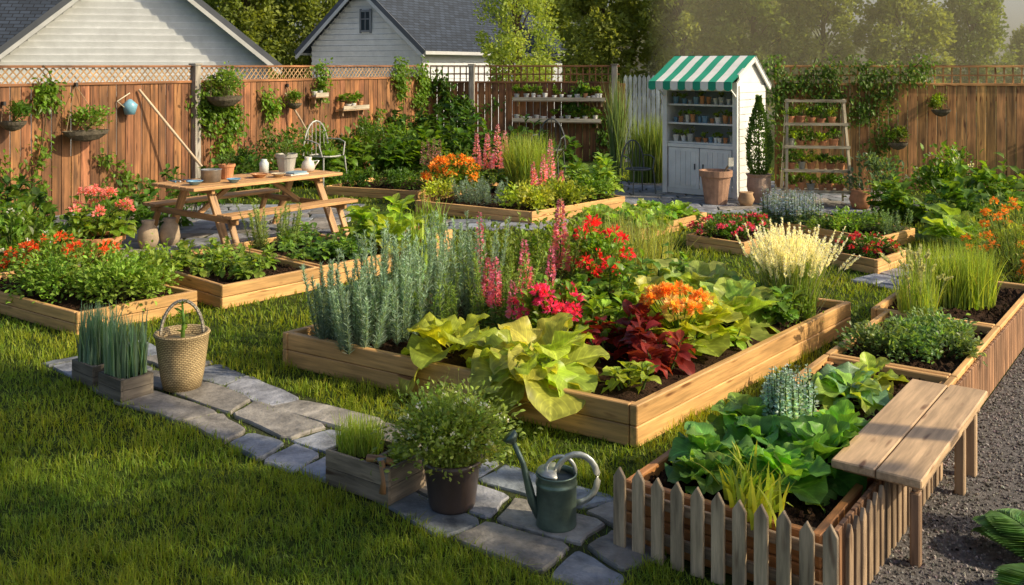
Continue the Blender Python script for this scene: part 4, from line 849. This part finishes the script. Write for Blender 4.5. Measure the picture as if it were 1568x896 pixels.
mb.lathe(b,[(0,.0),(.098,0),(.102,.012),(.1,.02),(.1,.2),(.104,.205),(.104,.215),(.1,.22),(.1,.25),(.104,.255),(.1,.262),(.094,.258),(.092,.235)],40,GC,'metal')
mb.lathe(b,[(.094,.236),(0,.24)],40,(.03,.035,.03),'metal')
a=np.linspace(-1.57,1.57,12); 
V=[(x+.096*math.cos(t+3.14),y+.096*math.sin(t+3.14),.282) for t in a]; V2=[(p_[0],p_[1],.292) for p_ in V]; n_=len(V); mb.add(V+V2,[tuple(range(n_))[::-1],tuple(range(n_,2*n_))]+[(i,(i+1)%n_,(i+1)%n_+n_,i+n_) for i in range(n_)],None,(.6,.6,.56),'metal')
mb.tube([(x-.08,y,.07),(x-.12,y,.14),(x-.165,y+.01,.32),(x-.215,y+.01,.43)],[.03,.024,.015,.012],12,col=GC,m='metal')
mb.tube([(x-.21,y+.01,.42),(x-.222,y+.01,.445),(x-.235,y+.01,.46)],[.012,.036,.04],16,col=GC,m='metal')
t=np.linspace(0,1,16); th=math.radians(165)-t*math.radians(255); mb.tube(np.c_[x+.1+.105*np.cos(th),0*th+y,.25+.12*np.sin(th)],.008,8,col=(.58,.6,.56),m='metal',sq=2.0)
th=np.linspace(math.radians(190),math.radians(-5),14); mb.tube(np.c_[x+.02+.075*np.cos(th),0*th+y+.0,.28+.08*np.sin(th)],.005,8,col=(.58,.6,.56),m='metal',sq=2.0)
mb.build('watering_can',smooth=True)
mb=MB(); x,y=2.45,4.35
for i in range(13):
    az=U(0,6.28); L=U(.4,.55); k=26; t=np.linspace(.1,1,k); el=U(.6,1.1); cx=x+L*t*np.cos(az)*math.cos(el*.7); cy=y+L*t*np.sin(az)*math.cos(el*.7); cz=.02+L*(t*math.sin(el)-.55*t**2)
    P=np.c_[cx,cy,cz]; mb.tube(P,.003,4,col=G1,m='bark',cap=False)
    for sg in(-1,1): mb.inst(TL[0],P,np.c_[-np.sin(az)*sg+.5*np.cos(az)+0*t,np.cos(az)*sg+.5*np.sin(az)+0*t,.1+0*t],np.c_[.1*np.sin(t*2.6+.3),.15*np.sin(t*2.6+.3),.1+0*t],jit((.14,.28,.08),k),roll=.1)
mb.build('fern_plant')
# ------------------------------------------------------------------ light, sky, camera
az,el=math.radians(104),math.radians(33)
sv=Vector((math.sin(az)*math.cos(el),math.cos(az)*math.cos(el),math.sin(el)))
sl=bpy.data.lights.new('sun','SUN'); sl.energy=5; sl.angle=math.radians(.6); sl.color=(1,.85,.58)
so=bpy.data.objects.new('sun',sl); so.rotation_euler=sv.to_track_quat('Z','Y').to_euler(); bpy.context.scene.collection.objects.link(so); so.location=(20,0,20)
w=bpy.data.worlds.new('World'); bpy.context.scene.world=w; w.use_nodes=True; nt=w.node_tree; bg=nt.nodes['Background']
sk=nt.nodes.new('ShaderNodeTexSky'); sk.sky_type='NISHITA'; sk.sun_disc=False; sk.sun_elevation=el; sk.sun_rotation=az; sk.dust_density=3.5; sk.air_density=1.0
nt.links.new(sk.outputs[0],bg.inputs[0]); bg.inputs[1].default_value=.135
cd=bpy.data.cameras.new('camera'); co=bpy.data.objects.new('camera',cd); bpy.context.scene.collection.objects.link(co)
co.location=(0,0,2.3); co.rotation_euler=(math.pi/2,0,0); cd.sensor_width=36; cd.lens=36*1500/1568; cd.shift_y=-348/1568; cd.clip_end=600
sc=bpy.context.scene; sc.camera=co; sc.view_settings.view_transform='Standard'; sc.view_settings.look='None'; sc.view_settings.exposure=0
print('verts',sum(len(o.data.vertices) for o in bpy.data.objects if o.type=='MESH'))
